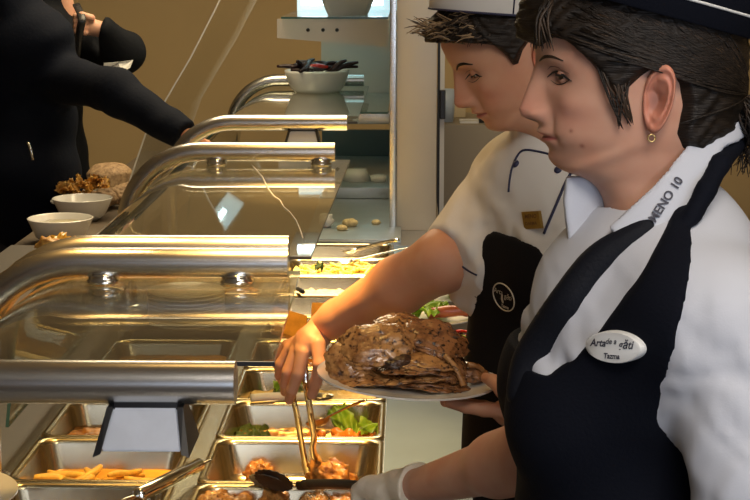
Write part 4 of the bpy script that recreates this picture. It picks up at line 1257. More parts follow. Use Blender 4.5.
class Body:
    """torso axes: u forwards, v to the body's left, w up; origin on the floor"""
    def __init__(s, O, f):
        s.O = Vector(O); s.f = Vector(f).normalized(); s.l = Vector((0, 0, 1)).cross(s.f)
    def loc(s, P):
        q = P - V3(s.O)
        return np.stack((q @ V3(s.f), q @ V3(s.l), q[..., 2]), -1)
    def w(s, u, v, z): return s.O + s.f * u + s.l * v + Vector((0, 0, z))
def torso(q, bust=1.0, g=0.0):
    d = d_ell(q, (.005, 0, 1.35), (.112 + g, .158 + g, .150 + g))
    d = smin(d, d_ell(q, (-.055, 0, 1.37), (.080 + g, .155 + g, .140)), .04)
    if bust:
        for s in (-1, 1): d = smin(d, d_ell(q, (.079, s * .066, 1.285), (.056 * bust + g, .068 + g, .066 + g)), .035)
    d = smin(d, d_ell(q, (.012, 0, 1.13), (.108 + g, .145 + g, .17)), .05)
    d = smin(d, d_ell(q, (-.012, 0, .96), (.125 + g, .172 + g, .14)), .05)
    d = smin(d, d_cone(q, (-.030, -.150, 1.408), (-.030, .150, 1.408), .054 + g, .054 + g), .045)
    for s in (-1, 1): d = smin(d, d_cone(q, (-.030, s * .11, 1.425), (-.018, s * .02, 1.475), .045 + g, .050 + g), .04)
    return d
def legs(q, r=1.0):
    d = None
    for s in (-1, 1):
        e = chain(q, [(-.01, s*.085, .93), (0, s*.090, .50), (-.02, s*.090, .09)], [.092*r, .066*r, .052*r], .02)
        d = e if d is None else smin(d, e, .03)
    return d
def legs_and_shoes(B, person, mt, ms=None):
    sv = sdf_mesh(lambda P: smin(legs(B.loc(P)), d_ell(B.loc(P), (-.012, 0, .95), (.125, .172, .12)), .04), tuple(B.O + Vector((-.25, -.25, .06))), tuple(B.O + Vector((.25, .25, 1.06))), .012)
    keep_world(obj('trousers', sv, mt), person)
    for s in (-1, 1):
        def f(P, s=s):
            q = B.loc(P)
            return smax(smin(d_ell(q, (.055, s*.092, .035), (.085, .042, .045)), d_ell(q, (-.03, s*.09, .05), (.055, .038, .06)), .03), .001 - q[..., 2], .004)
        c = B.w(.02, s*.09, .05)
        sv = sdf_mesh(f, (c.x - .17, c.y - .17, 0.0), (c.x + .17, c.y + .17, .13), .006)
        keep_world(obj('shoe', sv, ms or M['shoe']), person)
def rounded(vf, name, m, parent, **kw):
    return keep_world(obj(name, (vf[0], vf[1]), m, **kw), parent)
def fast_obj(name, vf, m, parent):
    me = bpy.data.meshes.new(name)
    v = np.asarray(vf[0], dtype=np.float32); f = np.asarray(vf[1], dtype=np.int32)
    me.vertices.add(len(v)); me.vertices.foreach_set('co', v.ravel())
    me.loops.add(f.size); me.loops.foreach_set('vertex_index', f.ravel())
    me.polygons.add(len(f)); me.polygons.foreach_set('loop_start', np.arange(0, f.size, 4, dtype=np.int32))
    me.polygons.foreach_set('use_smooth', np.ones(len(f), dtype=bool))
    me.update(calc_edges=True); me.validate()
    me.materials.append(m)
    o = bpy.data.objects.new(name, me); COL.objects.link(o)
    return keep_world(o, parent)

def eye_set(person, X, c, r, gaze, lo, hi, bodyparts):
    for s in (1, -1):
        cc = (c[0], c[1] * s, c[2])
        bm = bmesh.new(); bmesh.ops.create_uvsphere(bm, u_segments=32, v_segments=20, radius=r)
        g = Vector(gaze).normalized()
        for f in bm.faces: f.material_index = 1 if f.calc_center_median().normalized().dot(g) > 0.84 else 0
        for v in bm.verts: v.co = X(v.co + Vector(cc))
        keep_world(obj('eye', bm, [M['sclera'], M['iris']]), person)
        v, f = lune(cc, r * 1.055, lo, hi)
        bodyparts.append((v, f, np.ones((len(v), 3)) * np.array([.90, .80, .78])))
        bm = bmesh.new(); lash_bm(bm, cc, r * 1.11, hi, X); keep_world(obj('eyelashes', bm, M['lash']), person)
def brow_obj(person, H, X, m, s, pts, rs):
    bm = bmesh.new(); P = []
    for y, z in pts:
        th = math.asin(min(.99, y / .095)); p = H.pos(np.array(s * th), np.array(z), .0006); P.append(X(Vector(p.tolist())))
    tube(bm, catmull(P, 4), [(r_, r_ * .45) for r_ in np.interp(np.linspace(0, 1, (len(P)-1)*4 + 1), np.linspace(0, 1, len(rs)), rs)], 8, flat=(0, 0, 1))
    keep_world(obj('eyebrow', bm, m), person)
def eye_lines(person, H, X, dz):
    for s in (1, -1):
        def line(pts, rs, m, off):
            P = []
            for y, z in pts:
                th = 0.0
                for _ in range(12): th = math.asin(min(.99, y / float(H.R(np.array(th), np.array(z)))))
                P.append(X(Vector(H.pos(np.array(s * th), np.array(z), off).tolist())))
            q = catmull(P, 4)
            bm = bmesh.new(); tube(bm, q, [float(v) for v in np.interp(np.linspace(0, 1, len(q)), np.linspace(0, 1, len(rs)), rs)], 6)
            keep_world(obj('eyelashes' if m == 'lash' else 'eyelid_crease', bm, M[m]), person)
        line([(.016, .0215 + dz), (.023, .0262 + dz), (.031, .0278 + dz), (.039, .0260 + dz), (.046, .0222 + dz), (.051, .0200 + dz)], [.0004, .0011, .0014, .0014, .0010, .0004], 'lash', .0012)
        line([(.019, .0185 + dz), (.028, .0150 + dz), (.038, .0165 + dz), (.047, .0205 + dz)], [.0002, .0004, .0005, .0003], 'lash', .0004)
        line([(.018, .0290 + dz), (.027, .0330 + dz), (.038, .0325 + dz), (.049, .0270 + dz)], [.0002, .0006, .0006, .0002], 'crease', .0000)
def strand_tubes(bm, H, X, starts, end, off, n=9, r=0.0011, rnd=random, mi=0, wob=.03):
    for (t0, z0) in starts:
        t1, z1 = end[0] * (1 if t0 >= 0 else -1), end[1]
        pts = []
        a = rnd.uniform(-wob, wob); sag = rnd.uniform(-.012, .012)
        for k in range(n):
            s = k / (n - 1)
            th = t0 + (t1 - t0) * s; z = z0 + (z1 - z0) * s + sag * math.sin(PI * s)
            p = H.pos(np.array(th), np.array(min(.14, z)), off(th, z) + .0004 + .0012 * math.sin(PI * s) * rnd.random())
            pts.append(X(Vector(p.tolist())))
        tube(bm, pts, [r * (.5 + .5 * math.sin(PI * (.1 + .8 * k / (n-1)))) for k in range(n)], 5, mi=mi)
def cap_obj(name, X, c, ax, ay, tilt, h, m, person, flare=1.03, ztop=0.0):
    """a round stand-up cap band with a closed top"""
    Rm = Matrix.Rotation(tilt, 3, 'Y')
    def ring(s, z, dx=0): return [X(Vector(c) + Rm @ Vector((ax * s * math.cos(a) + dx, ay * s * math.sin(a), z))) for a in [2*PI*k/72 for k in range(72)]]
    bm = bmesh.new()
    L = [ring(.93, .004), ring(.985, 0), ring(1.0, .002), ring((1+flare)/2, h*.5), ring(flare, h*.97), ring(flare*.99, h), ring(flare*.9, h - .004), ring(.5, h - .006 + ztop)]
    loft(bm, L)
    o = keep_world(obj(name, bm, m, sharp=50), person)
    return o, ring
def text_on(name, s, size, c, ux, uy, m, parent_o, shear=0.0, bold=0.0, thick=.0004, root=None):
    vs, fs = text_vf(s, size, shear, bold)
    n = ux.cross(uy).normalized()
    bm = bmesh.new()
    vv = [bm.verts.new(c + ux * v.x + uy * v.y + n * thick) for v in vs]
    for f in fs:
        try: bm.faces.new([vv[i] for i in f])
        except ValueError: pass
    o = obj(name, bm, m, smooth=False)
    o.parent = parent_o
    o.matrix_parent_inverse = Matrix.Translation(-Vector(root.location)) if root is not None else Matrix()
    return o

def on_plane(px, py, c, n):
    v = ray(px, py); return CAM + v * ((c - CAM).dot(n) / v.dot(n))
def fit_n(bvh, px4):
    h = [cast(p[0], p[1], bvh)[0] for p in px4]
    if any(x is None for x in h): n = (CAM - at(px4[0][0], px4[0][1], 2)).normalized(); return n
    n = (h[1] - h[0]).cross(h[2] - h[3]).normalized()
    return n if n.dot(CAM - h[0]) > 0 else -n
def frame_at(c, n, a, b):
    """axes in the tangent plane at c running from pixel a to pixel b"""
    ux = (on_plane(*b, c, n) - on_plane(*a, c, n)).normalized(); return ux, n.cross(ux)

# ------------------------------------------------------------------ the woman in front: white shirt, black waistcoat
W1O = Vector((0.250, 1.68, 0))
w1 = thing('person', 'woman in front in white shirt, dark waistcoat and black cap, serving with black tongs', 'person', tuple(W1O))
B1 = Body(W1O, (-1, 0, 0))
H1 = Head(1.0, plump=2.0)
HO1 = at(640, 97, 1.66)
Rh1 = Matrix(((-1, 0, 0), (0, -1, 0), (0, 0, 1)))
def X1(p): return HO1 + Rh1 @ p
def L1(px, py): return ((640 - px) * .00106, (97 - py) * .00106)
parts = [head_parts(H1, -0.125)]
parts.append(ear_parts(1, (-.006, .006), .0715, .22)); parts.append(ear_parts(-1, (-.006, .006), .0715, .22))
eye_set(w1, X1, (.0768, .031, .0250), .0118, (1, .42, -.22), -27, 0, parts)
cols = [p[2] for p in parts]
pw = [(np.array([tuple(X1(Vector(v.tolist()))) for v in p[0]]), p[1]) for p in parts]
# arms and hands
EL = at(535, 455, 2.00); WR = at(424, 485, 2.22)
SH = B1.w(-.02, -.165, 1.405)
NEL = Vector((.350, 1.455, 1.12)); NWR = Vector((.26, 1.44, .90)); NSH = Vector((.318, 1.525, 1.40))
nk0, nk1 = B1.w(-.006, 0, 1.60), B1.w(-.020, 0, 1.42)
def w1_skin(P):
    d = chain(P, [SH, EL, WR], [.05, .044, .027], .02)
    d = smin(d, chain(P, [EL, EL.lerp(WR, .3)], [.044, .043], .02), .02)
    return d
def w1_near(P): return chain(P, [NSH, NEL, NWR], [.05, .042, .027], .02)
pw.append(sdf_mesh(w1_skin, (-.06, 1.75, .85), (.36, 2.32, 1.5), .006))
pw.append(sdf_mesh(w1_near, (.18, 1.36, .82), (.42, 1.62, 1.5), .007))
pw.append(sdf_mesh(lambda P: d_cone(P, nk0, nk1, .050, .064), (.15, 1.55, 1.36), (.36, 1.80, 1.66), .005))
# right hand closed on the black tongs
PM = at(392, 490, 2.29); GR = at(352, 487, 2.36)
hx = (GR - WR).normalized(); hz = Vector((0, 0, 1)); hy = hz.cross(hx).normalized()
def hp(a, b, c): return PM + hx * a + hy * b + hz * c
f1 = []
for i, (b, ln) in enumerate([(-.034, .9), (-.012, 1.0), (.010, .95), (.031, .8)]):
    f1.append(([hp(.030, b, .012), hp(.055 * ln, b, .006), hp(.060 * ln, b, -.018), hp(.036, b, -.032)], [.0098, .0092, .0086, .0078]))
f1.append(([hp(-.015, -.034, -.004), hp(.018, -.044, -.018), hp(.046, -.034, -.026)], [.0125, .0105, .0092]))
def w1_hand(P): return hand_sdf(P, [(WR, hp(-.01, 0, 0), .026, .026), (hp(-.01, -.018, 0), hp(.028, -.024, .008), .020, .016), (hp(-.01, .018, 0), hp(.028, .022, .008), .020, .016)], f1, .02)
lo = PM - Vector((.11, .11, .10)); hi = PM + Vector((.11, .11, .10))
pw.append(sdf_mesh(w1_hand, lo, hi, .0026))
# left hand hanging, relaxed
def w1_hand2(P):
    q = NWR; d = d_cone(P, q, q + Vector((-.03, -.005, -.07)), .026, .028)
    for i in range(4):
        a = q + Vector((-.055 + .018*i, -.01, -.09)); e = chain(P, [a, a + Vector((-.012, .004, -.035)), a + Vector((-.012, .018, -.062))], [.010, .009, .0075], .004); d = smin(d, e, .008)
    return smin(d, chain(P, [q + Vector((-.035, .0, -.03)), q + Vector((-.062, .01, -.06)), q + Vector((-.060, .02, -.085))], [.012, .010, .008], .004), .008)
pw.append(sdf_mesh(w1_hand2, tuple(NWR - Vector((.11, .06, .19))), tuple(NWR + Vector((.05, .07, .03))), .004))
vf = mesh_join(pw)
body1 = keep_world(obj('body', vf, M['skin1']), w1)
cc = np.ones((len(vf[0]), 3)); o_ = 0
for p, c_ in zip(parts, cols): cc[o_:o_ + len(c_)] = c_; o_ += len(c_)
# two small moles on the near cheek
hb = Vector((0, 0, 0))
vv = vf[0]
for px, py, rr in ((571, 131, .0020), (582, 146, .0026)):
    bv = mesh_bvh((pw[0][0], pw[0][1])); c, n_ = cast(px, py, bv)
    if c is not None:
        dd = np.sqrt(((vv - V3(c)) ** 2).sum(-1)); k = np.exp(-(dd / rr) ** 2)
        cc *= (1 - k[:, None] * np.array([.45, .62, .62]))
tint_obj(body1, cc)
head_bvh1 = mesh_bvh((pw[0][0], pw[0][1]))
eye_lines(w1, H1, X1, .0)
for s in (1, -1): brow_obj(w1, H1, X1, M['hair_mid'], s, [(.012, .038), (.024, .0425), (.036, .0435), (.048, .040)], [.0012, .0018, .0015, .0006])
# hair
hp1 = [L1(*p) for p in [(505,-60),(512,10),(518,30),(528,46),(541,50),(552,40),(562,42),(575,54),(588,68),(598,80),(606,92),(613,94),(622,84),(632,74),(644,66),(656,68),(664,80),(668,100),(664,126),(672,142),(690,154),(735,160),(790,100),(790,-80)]]
def dh1(P, T, Z): return .010 + .004 * np.clip((P[..., 0] - .06) / .04, 0, 1) + .004 * np.clip(-P[..., 0] / .08, 0, 1) + .004*np.clip((Z-.03)/.05, 0, 1)
hv, hf = hair_parts(H1, hp1, dh1, seed=1.0)
bm = bm_from(hv, hf, X1)
rnd = random.Random(12)
offf = lambda th, z: .012 + .004 * max(0, -math.cos(th)) + .003 * max(0, math.cos(th)) 
st = []
for i in range(150):
    th = rnd.uniform(.5, 2.0); z = .056 + rnd.uniform(0, .06) if th < 1.0 else (.040 + rnd.uniform(0, .09) if th < 1.9 else rnd.uniform(-.02, .12))
    st.append((th, z))
strand_tubes(bm, H1, X1, st, (2.95, .005), offf, r=.0012, rnd=rnd)
strand_tubes(bm, H1, X1, [(a, b) for a, b in st[::5]], (2.95, .010), offf, r=.0009, rnd=rnd, mi=1)
# swept fringe strands at the forehead
for i in range(60):
    a = Vector((.096 + rnd.uniform(-.004, .008), rnd.uniform(-.03, .05), .100))
    e = Vector((.106 + rnd.uniform(-.016, .007), a.y + rnd.uniform(.0, .022), .050 + rnd.uniform(-.002, .022)))
    tube(bm, [X1(p) for p in catmull([a, a.lerp(e, .5) + Vector((.006, .002, .004)), e], 4)], [.0014, .0016, .0017, .0017, .0016, .0014, .0011, .0008, .0003], 5, mi=1 if i % 3 == 0 else 0)
# wisps before the ear
for i in range(16):
    a = Vector((.035 + rnd.uniform(-.02, .02), .073, .04)); e = Vector((.022 + rnd.uniform(-.006, .010), .0765, -.004 - rnd.uniform(0, .022)))
    tube(bm, [X1(p) for p in catmull([a, a.lerp(e, .5) + Vector((.002, .006, 0)), e], 4)], [.0011] * 8 + [.0003], 5, mi=i % 2)
# ponytail
def L1v(px, py, y=0.0): x, z = L1(px, py); return Vector((x, y, z))
tie_c = L1v(728, 96)
for i in range(120):
    j = Vector((rnd.uniform(-.012, .012), rnd.uniform(-.022, .022), rnd.uniform(-.010, .010)))
    e = L1v(745 + rnd.uniform(-14, 26), 150 + rnd.uniform(-8, 26), rnd.uniform(-.03, .03))
    mid = L1v(744 + rnd.uniform(-12, 22), 118 + rnd.uniform(-14, 10), rnd.uniform(-.034, .034))
    tube(bm, [X1(p) for p in catmull([tie_c + j * .5, mid, e], 5)], [.002 * (1 - .08 * k) for k in range(11)], 5, mi=1 if i % 6 == 0 else 0)
hair1 = keep_world(obj('hair', bm, [M['hair_dark'], M['hair_mid']]), w1)
bm = bmesh.new(); 
pts = [X1(tie_c + Vector((.0, .016 * math.cos(a), .016 * math.sin(a)))) for a in [2*PI*k/16 for k in range(17)]]
tube(bm, pts, .005, 8); keep_world(obj('hair_tie', bm, M['black_plastic']), w1)
# cap
cp, ring = cap_obj('cap', X1, (-.002, 0, .088), .119, .097, -.26, .075, M['vest'], w1)
bm = bmesh.new(); r_ = ring(1.012, .021); tube(bm, r_ + [r_[0]], .0016, 6); keep_world(obj('cap_piping', bm, M['piping_white']), w1)
# earring
c, n_ = cast(626, 128, head_bvh1)
if c is None: c = X1(Vector((.012, .070, -.030)))
bm = bmesh.new(); ec = X1(Vector((-.001, .080, -.034)))
tube(bm, [ec + Vector((.0035 * math.cos(a), 0, .0035 * math.sin(a))) for a in [2*PI*k/14 for k in range(15)]], .0009, 6)
keep_world(obj('earring', bm, M['gold']), w1)

# shirt
hem_n = (NEL - NSH).normalized(); hem_p = NSH.lerp(NEL, .97)
ELs = SH.lerp(EL, .80)
def w1_shirt(P, g=0.006, f=True):
    q = B1.loc(P)
    d = torso(q, 1.0, 0.0) - g
    d = smin(d, d_cone(P, NSH, NEL, .064, .060), .035)
    d = smin(d, d_cone(P, SH, ELs, .060, .058), .035)
    d = smax(d, (P - V3(hem_p)) @ V3(hem_n), .004) 
    if f: d = d + (folds(P, .0034, 52, 1.0) + folds(P, .0014, 120, 2.2)) * np.clip((1.50 - P[..., 2]) * 8, 0, 1)
    return smax(d, .98 - q[..., 2], .01)
def neck_cut(P): return -(d_cone(P, B1.w(-.002, 0, 1.66), B1.w(-.012, 0, 1.47), .062, .062))
sv = sdf_mesh(lambda P: smax(w1_shirt(P), neck_cut(P), .006), (.03, 1.33, .97), (.46, 2.04, 1.56), .0055)
shirt1 = fast_obj('shirt', sv, M['shirt'], w1); sv0 = sv
# waistcoat
def pxz(p, Y): w_ = at(p[0], p[1], Y); return (w_.x, w_.z)
vp = [pxz(p, 1.575) for p in [(735,146),(716,160),(692,212),(674,262),(659,312),(656,360),(666,402),(690,446),(732,480),(800,505),(830,1000),(250,1000),(250,372),(548,374),(570,356),(597,320),(620,285),(648,246),(668,222),(692,182),(708,150)]]
strapP = [at(692, 216, 1.565), at(706, 190, 1.575), at(720, 164, 1.60), at(738, 142, 1.66)]
def w1_vest(P):
    q = B1.loc(P)
    d = torso(q, 1.0, 0.0) - .0135 + folds(P, .0012, 18, 3.0)
    pg = poly2(P[..., 0], P[..., 2], vp)
    d = smax(smax(d, pg, .003), .93 - q[..., 2], .01)
    for m_ in (1, -1):
        S_ = [Vector((p.x, W1O.y + m_ * (W1O.y - p.y) * -1 if m_ < 0 else p.y, p.z)) for p in strapP]
        d = smin(d, chain(P, S_, [.010, .010, .010, .010], .006), .006)
    return d
sv = sdf_mesh(lambda P: smax(w1_vest(P), -(w1_shirt(P, -.006, False)), .002), (.05, 1.46, .92), (.46, 1.90, 1.62), .0045)
vest1 = fast_obj('waistcoat', sv, M['vest'], w1)
vest_bvh = mesh_bvh(sv)
# tie lying on the shirt front
tp = [at(652, 216, 1.615), at(632, 228, 1.62), at(604, 248, 1.635), at(584, 268, 1.64), at(562, 300, 1.64), at(540, 332, 1.64), at(524, 362, 1.64), at(520, 390, 1.66)]
sh_bvh = mesh_bvh(sv0)
tp = []
for p in [(654,218),(634,232),(606,252),(588,270),(566,300),(545,332),(528,362),(520,392)]:
    c, n_ = cast(p[0], p[1], sh_bvh)
    if c is None: c, n_ = at(p[0], p[1], 1.66), -ray(*p).normalized()
    n_ = n_ if n_.dot(CAM - c) > 0 else -n_
    tp.append(c - n_ * .006)
tp = catmull(tp, 4); tr_ = list(np.interp(np.linspace(0, 1, len(tp)), np.linspace(0, 1, 8), [.011, .014, .018, .0195, .0205, .0215, .022, .020]))
def w1_tie(P):
    d = chain(P, tp, tr_, .003)
    return d
sv = sdf_mesh(w1_tie, (.06, 1.50, 1.22), (.36, 1.74, 1.54), .004); fast_obj('neckerchief', sv, M['tie'], w1)
# collar
cpoly = [pxz(p, 1.60) for p in [(722,104),(770,100),(770,140),(726,150),(712,174),(696,204),(672,238),(645,224),(618,240),(606,226),(628,205),(652,184),(674,160),(696,134),(708,110)]]
def w1_collar(P):
    n0 = d_cone(P, B1.w(-.030, 0, 1.62), B1.w(-.012, 0, 1.455), .056, .108)
    d = np.abs(n0 - .008) - .0030
    pg = poly2(P[..., 0], P[..., 2], cpoly)
    return smax(d, pg, .004)
sv = sdf_mesh(w1_collar, (.12, 1.50, 1.40), (.44, 1.88, 1.66), .0034)
collar1 = fast_obj('collar', sv, M['shirt'], w1)
col_bvh = mesh_bvh(sv)
wing = [pxz(p, 1.66) for p in [(566,176),(562,200),(570,262),(580,266),(604,240),(628,214),(612,196),(592,176)]]
def w1_wing(P):
    pg = poly2(P[..., 0], P[..., 2], wing)
    yy = 1.665 + (P[..., 0] - .19) * .4
    return smax(pg + folds(P, .0015, 40, 4.0), np.abs(P[..., 1] - yy) - .010, .006)
sv = sdf_mesh(w1_wing, (.12, 1.60, 1.40), (.27, 1.74, 1.56), .0035); fast_obj('collar', sv, M['shirt'], w1)
# collar lettering
a, na = cast(656, 214, col_bvh); b, nb = cast(676, 184, col_bvh)
if a is not None and b is not None:
    mid_, nm_ = cast(666, 200, col_bvh); nm_ = (nm_ or na)
    ux = (b - a).normalized(); nn = (nm_ - ux * nm_.dot(ux)).normalized()
    if nn.dot(CAM - a) < 0: nn = -nn
    uy = nn.cross(ux)
    text_on('lettering', 'MENO 10', .0125, (mid_ or a.lerp(b, .5)) + nn * .0012, ux, uy, M['ink'], collar1, bold=.0003, root=None)
# oval badge
c, n_ = cast(618, 346, vest_bvh)
n_ = (n_ if n_.dot(CAM - c) > 0 else -n_); n_ = fit_n(vest_bvh, [(592, 345), (645, 348), (620, 334), (616, 358)]); ux, uy = frame_at(c, n_, (586, 344), (650, 347))
bm = bmesh.new(); n2 = 48
def oval(s, h): return [c + n_ * .004 + ux * (.0345 * s * math.cos(2*PI*k/n2)) + uy * (.0155 * s * math.sin(2*PI*k/n2)) + n_ * h for k in range(n2)]
loft(bm, [oval(1, -.006), oval(1, .0035), oval(.96, .0048)]); badge1 = keep_world(obj('name_badge', bm, M['white_plastic'], sharp=50), w1)
tt = c + n_ * .0090
text_on('lettering', 'Arta', .0105, tt + uy * .0040 - ux * .0175, ux, uy, M['ink'], badge1, .4, .0002)
text_on('lettering', 'de a', .0080, tt + uy * .0060 - ux * .001, ux, uy, M['ink'], badge1, .4, .0001)
text_on('lettering', 'g\u0103ti', .0115, tt + uy * .0032 + ux * .0165, ux, uy, M['ink'], badge1, .4, .0002)
text_on('lettering', 'Tazma', .0075, tt - uy * .0085 - ux * .002, ux, uy, M['ink'], badge1, .3, .0002)
legs_and_shoes(B1, w1, M['trousers'])
# translucent glove over the right hand
def w1_glove(P):
    d = w1_hand(P) - .0028 + folds(P, .0016, 55, 2.0)
    fl = d_cone(P, hp(-.035, 0, 0), hp(-.085, 0, .002), .031, .040) + folds(P, .003, 60, 5.0)
    d = smin(d, fl, .01)
    ax = (WR - PM).normalized()
    return smax(d, ((P - V3(PM)) @ V3(ax)) - .072, .003)
sv = sdf_mesh(w1_glove, tuple(PM - Vector((.13, .13, .11))), tuple(PM + Vector((.13, .13, .11))), .0032)
fast_obj('glove', sv, M['glove'], w1)

# black nylon tongs held in the glove
tg = thing('tongs', 'black scalloped nylon tongs held in the gloved hand over the front pan', 'tongs', tuple(GR))
T0 = at(385, 489, 2.31); T1 = at(306, 483, 2.50); T2 = at(276, 480, 2.56)
ax_ = (T2 - T1).normalized(); sd_ = Vector((0, 0, 1)).cross(ax_).normalized(); upv = ax_.cross(sd_)
for s, mt, nm in ((1, M['black_plastic'], 'black blade'), (-1, mat('smoky_nylon', (.20, .20, .17), .3, trans=.3), 'smoky grey blade')):
    off = Vector((0, 0, -.004 * (1 - s))) + sd_ * (.006 * s) + ax_ * (0.0 if s > 0 else .030)
    bm = bmesh.new(); tube(bm, catmull([T0, T0.lerp(T1, .5) + off * .5 + Vector((0, 0, .004)), T1 + off], 6), [(.0075, .004)] * 13, 10, flat=tuple(upv))
    keep_world(obj('arm', bm, M['black_plastic']), tg)
    bm = bmesh.new(); L = []
    C = T1.lerp(T2, 1.0) + off
    tilt = Matrix.Rotation(math.radians(62 if s > 0 else 48), 3, ax_)
    ub, vb = tilt @ sd_, tilt @ upv
    for sc, h in ((.0, .006), (.5, .005), (.82, .002), (1.0, 0), (1.0, .0016), (.80, .0045), (.45, .0085), (0, .0095)):
        ring_ = []
        for k in range(80):
            a = 2*PI*k/80; w_ = 1 + (.045 * math.cos(18 * a) if sc > .9 else 0)
            ring_.append(C + ax_ * (.050 * sc * w_ * math.cos(a)) + ub * (.023 * sc * w_ * math.sin(a)) + vb * h)
        L.append(ring_)
    L = L[1:-1]; loft(bm, L); keep_world(obj('blade', bm, mt, sharp=60), tg)['label'] = nm

# ------------------------------------------------------------------ the woman behind: white chef coat, black apron, holding the plate
w2H = at(528, 65, 2.43)
f2 = Vector((-.82, -.57, 0)).normalized()
W2O = Vector((w2H.x, w2H.y, 0)) - f2 * .075
w2 = thing('person', 'woman chef in white coat and black bib apron holding a plate of meat', 'person', tuple(W2O))
B2 = Body(W2O, f2)
H2 = Head(1.0)
pit = math.radians(22)
Rz = Matrix(((-1, 0, 0), (0, -1, 0), (0, 0, 1)))
Rh2 = Matrix.Rotation(math.radians(5), 3, 'Z') @ Rz @ Matrix.Rotation(pit, 3, 'Y')
def X2(p): return w2H + Rh2 @ p
def L2(px, py):
    dx, dz = (528 - px) * .0015, (65 - py) * .0015
    return (dx * math.cos(pit) - dz * math.sin(pit), dx * math.sin(pit) + dz * math.cos(pit))
parts = [head_parts(H2, -0.115)]
parts.append(ear_parts(1, (-.012, .005), .0715, .30)); parts.append(ear_parts(-1, (-.012, .005), .0715, .30))
eye_set(w2, X2, (.0768, .031, .0245), .0118, (1, 0, -.8), -44, -24, parts)
cols = [p[2] for p in parts]
pw = [(np.array([tuple(X2(Vector(v.tolist()))) for v in p[0]]), p[1]) for p in parts]
S2 = B2.w(-.015, -.158, 1.385); E2 = at(442, 262, 2.47); R2 = at(324, 326, 2.63)
S2l = B2.w(-.02, .158, 1.385); E2l = at(600, 410, 2.20); R2l = at(528, 412, 2.27)
n0_, n1_ = X2(Vector((-.01, 0, -.02))), B2.w(-.015, 0, 1.42)
pw.append(sdf_mesh(lambda P: chain(P, [S2, E2, E2.lerp(R2, .35), R2.lerp(E2, .12), R2], [.052, .047, .046, .031, .026], .015), (-.17, 2.36, .98), (.26, 2.75, 1.48), .005))
pw.append(sdf_mesh(lambda P: chain(P, [S2l, E2l, R2l], [.052, .044, .027], .015), (.10, 2.08, .90), (.46, 2.52, 1.48), .007))
pw.append(sdf_mesh(lambda P: d_cone(P, n0_, n1_, .050, .060), tuple(n1_ - Vector((.16, .16, .08))), tuple(n1_ + Vector((.16, .16, .26))), .006))
# right hand on the silver tongs
DP = 2.62
fing = [
    ([at(303, 353, 2.585), at(298, 374, 2.575), at(292, 390, 2.585), at(289, 400, 2.60)], [.0115, .0105, .0095, .0080]),
    ([at(296, 352, 2.615), at(288, 372, 2.605), at(285, 384, 2.615), at(285, 392, 2.63)], [.0115, .0105, .0092, .0080]),
    ([at(290, 349, 2.645), at(281, 364, 2.645), at(280, 375, 2.655), at(282, 381, 2.665)], [.0110, .0098, .0088, .0075]),
    ([at(287, 345, 2.675), at(279, 354, 2.68), at(277, 364, 2.685), at(279, 370, 2.69)], [.0100, .0090, .0080, .0070]),
    ([at(318, 344, 2.585), at(320, 364, 2.570), at(316, 382, 2.585), at(312, 395, 2.595)], [.0130, .0112, .0100, .0085])]
palm = [(R2, at(312, 342, 2.615), .0255, .0245), (at(312, 342, 2.60), at(302, 350, 2.595), .021, .0135), (at(312, 340, 2.63), at(290, 346, 2.66), .021, .0125), (at(306, 341, 2.62), at(296, 350, 2.63), .020, .0130)]
pw.append(sdf_mesh(lambda P: hand_sdf(P, palm, fing, .02), tuple(at(302, 362, 2.62) - Vector((.09, .10, .11))), tuple(at(302, 362, 2.62) + Vector((.09, .10, .11))), .0022))
# left hand under the plate rim
fl = []
for i, (yy, tip) in enumerate([(2.275, 449), (2.30, 445), (2.325, 449), (2.35, 458)]):
    fl.append(([at(500, 411, yy), at(484, 410 - i, yy), at(466, 407 - i, yy), at(tip, 403 - i, yy)], [.0110, .0100, .0092, .0075]))
fl.append(([at(512, 402, 2.245), at(502, 390, 2.245), at(493, 381, 2.265), at(486, 378, 2.28)], [.0125, .0110, .0098, .0080]))
palml = [(R2l, at(508, 412, 2.30), .026, .022), (at(508, 412, 2.28), at(500, 411, 2.285), .020, .013), (at(508, 412, 2.32), at(500, 410, 2.345), .018, .012), (R2l, at(512, 402, 2.25), .02, .013)]
pw.append(sdf_mesh(lambda P: hand_sdf(P, palml, fl, .02), tuple(at(485, 400, 2.29) - Vector((.10, .10, .08))), tuple(at(485, 400, 2.29) + Vector((.10, .10, .08))), .0024))
vf = mesh_join(pw)
body2 = keep_world(obj('body', vf, M['skin2']), w2)
cc = np.ones((len(vf[0]), 3)); o_ = 0
for p, c_ in zip(parts, cols): cc[o_:o_ + len(c_)] = c_; o_ += len(c_)
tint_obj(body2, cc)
eye_lines(w2, H2, X2, -.004)
for s in (1, -1): brow_obj(w2, H2, X2, M['hair_dark'], s, [(.013, .036), (.026, .042), (.038, .043), (.050, .038)], [.0018, .0028, .0022, .0008])
hp2 = [L2(*p) for p in [(400,-80),(405,20),(415,36),(428,44),(445,42),(468,42),(486,44),(498,54),(505,64),(512,62),(516,48),(524,36),(536,34),(545,50),(548,90),(560,120),(640,120),(680,-60)]]
def dh2(P, T, Z): return .013 + .010 * np.clip((Z - .02) / .06, 0, 1)
hv, hf = hair_parts(H2, hp2, dh2, seed=3.0, rough=.0022)
bm = bm_from(hv, hf, X2)
rnd = random.Random(5)
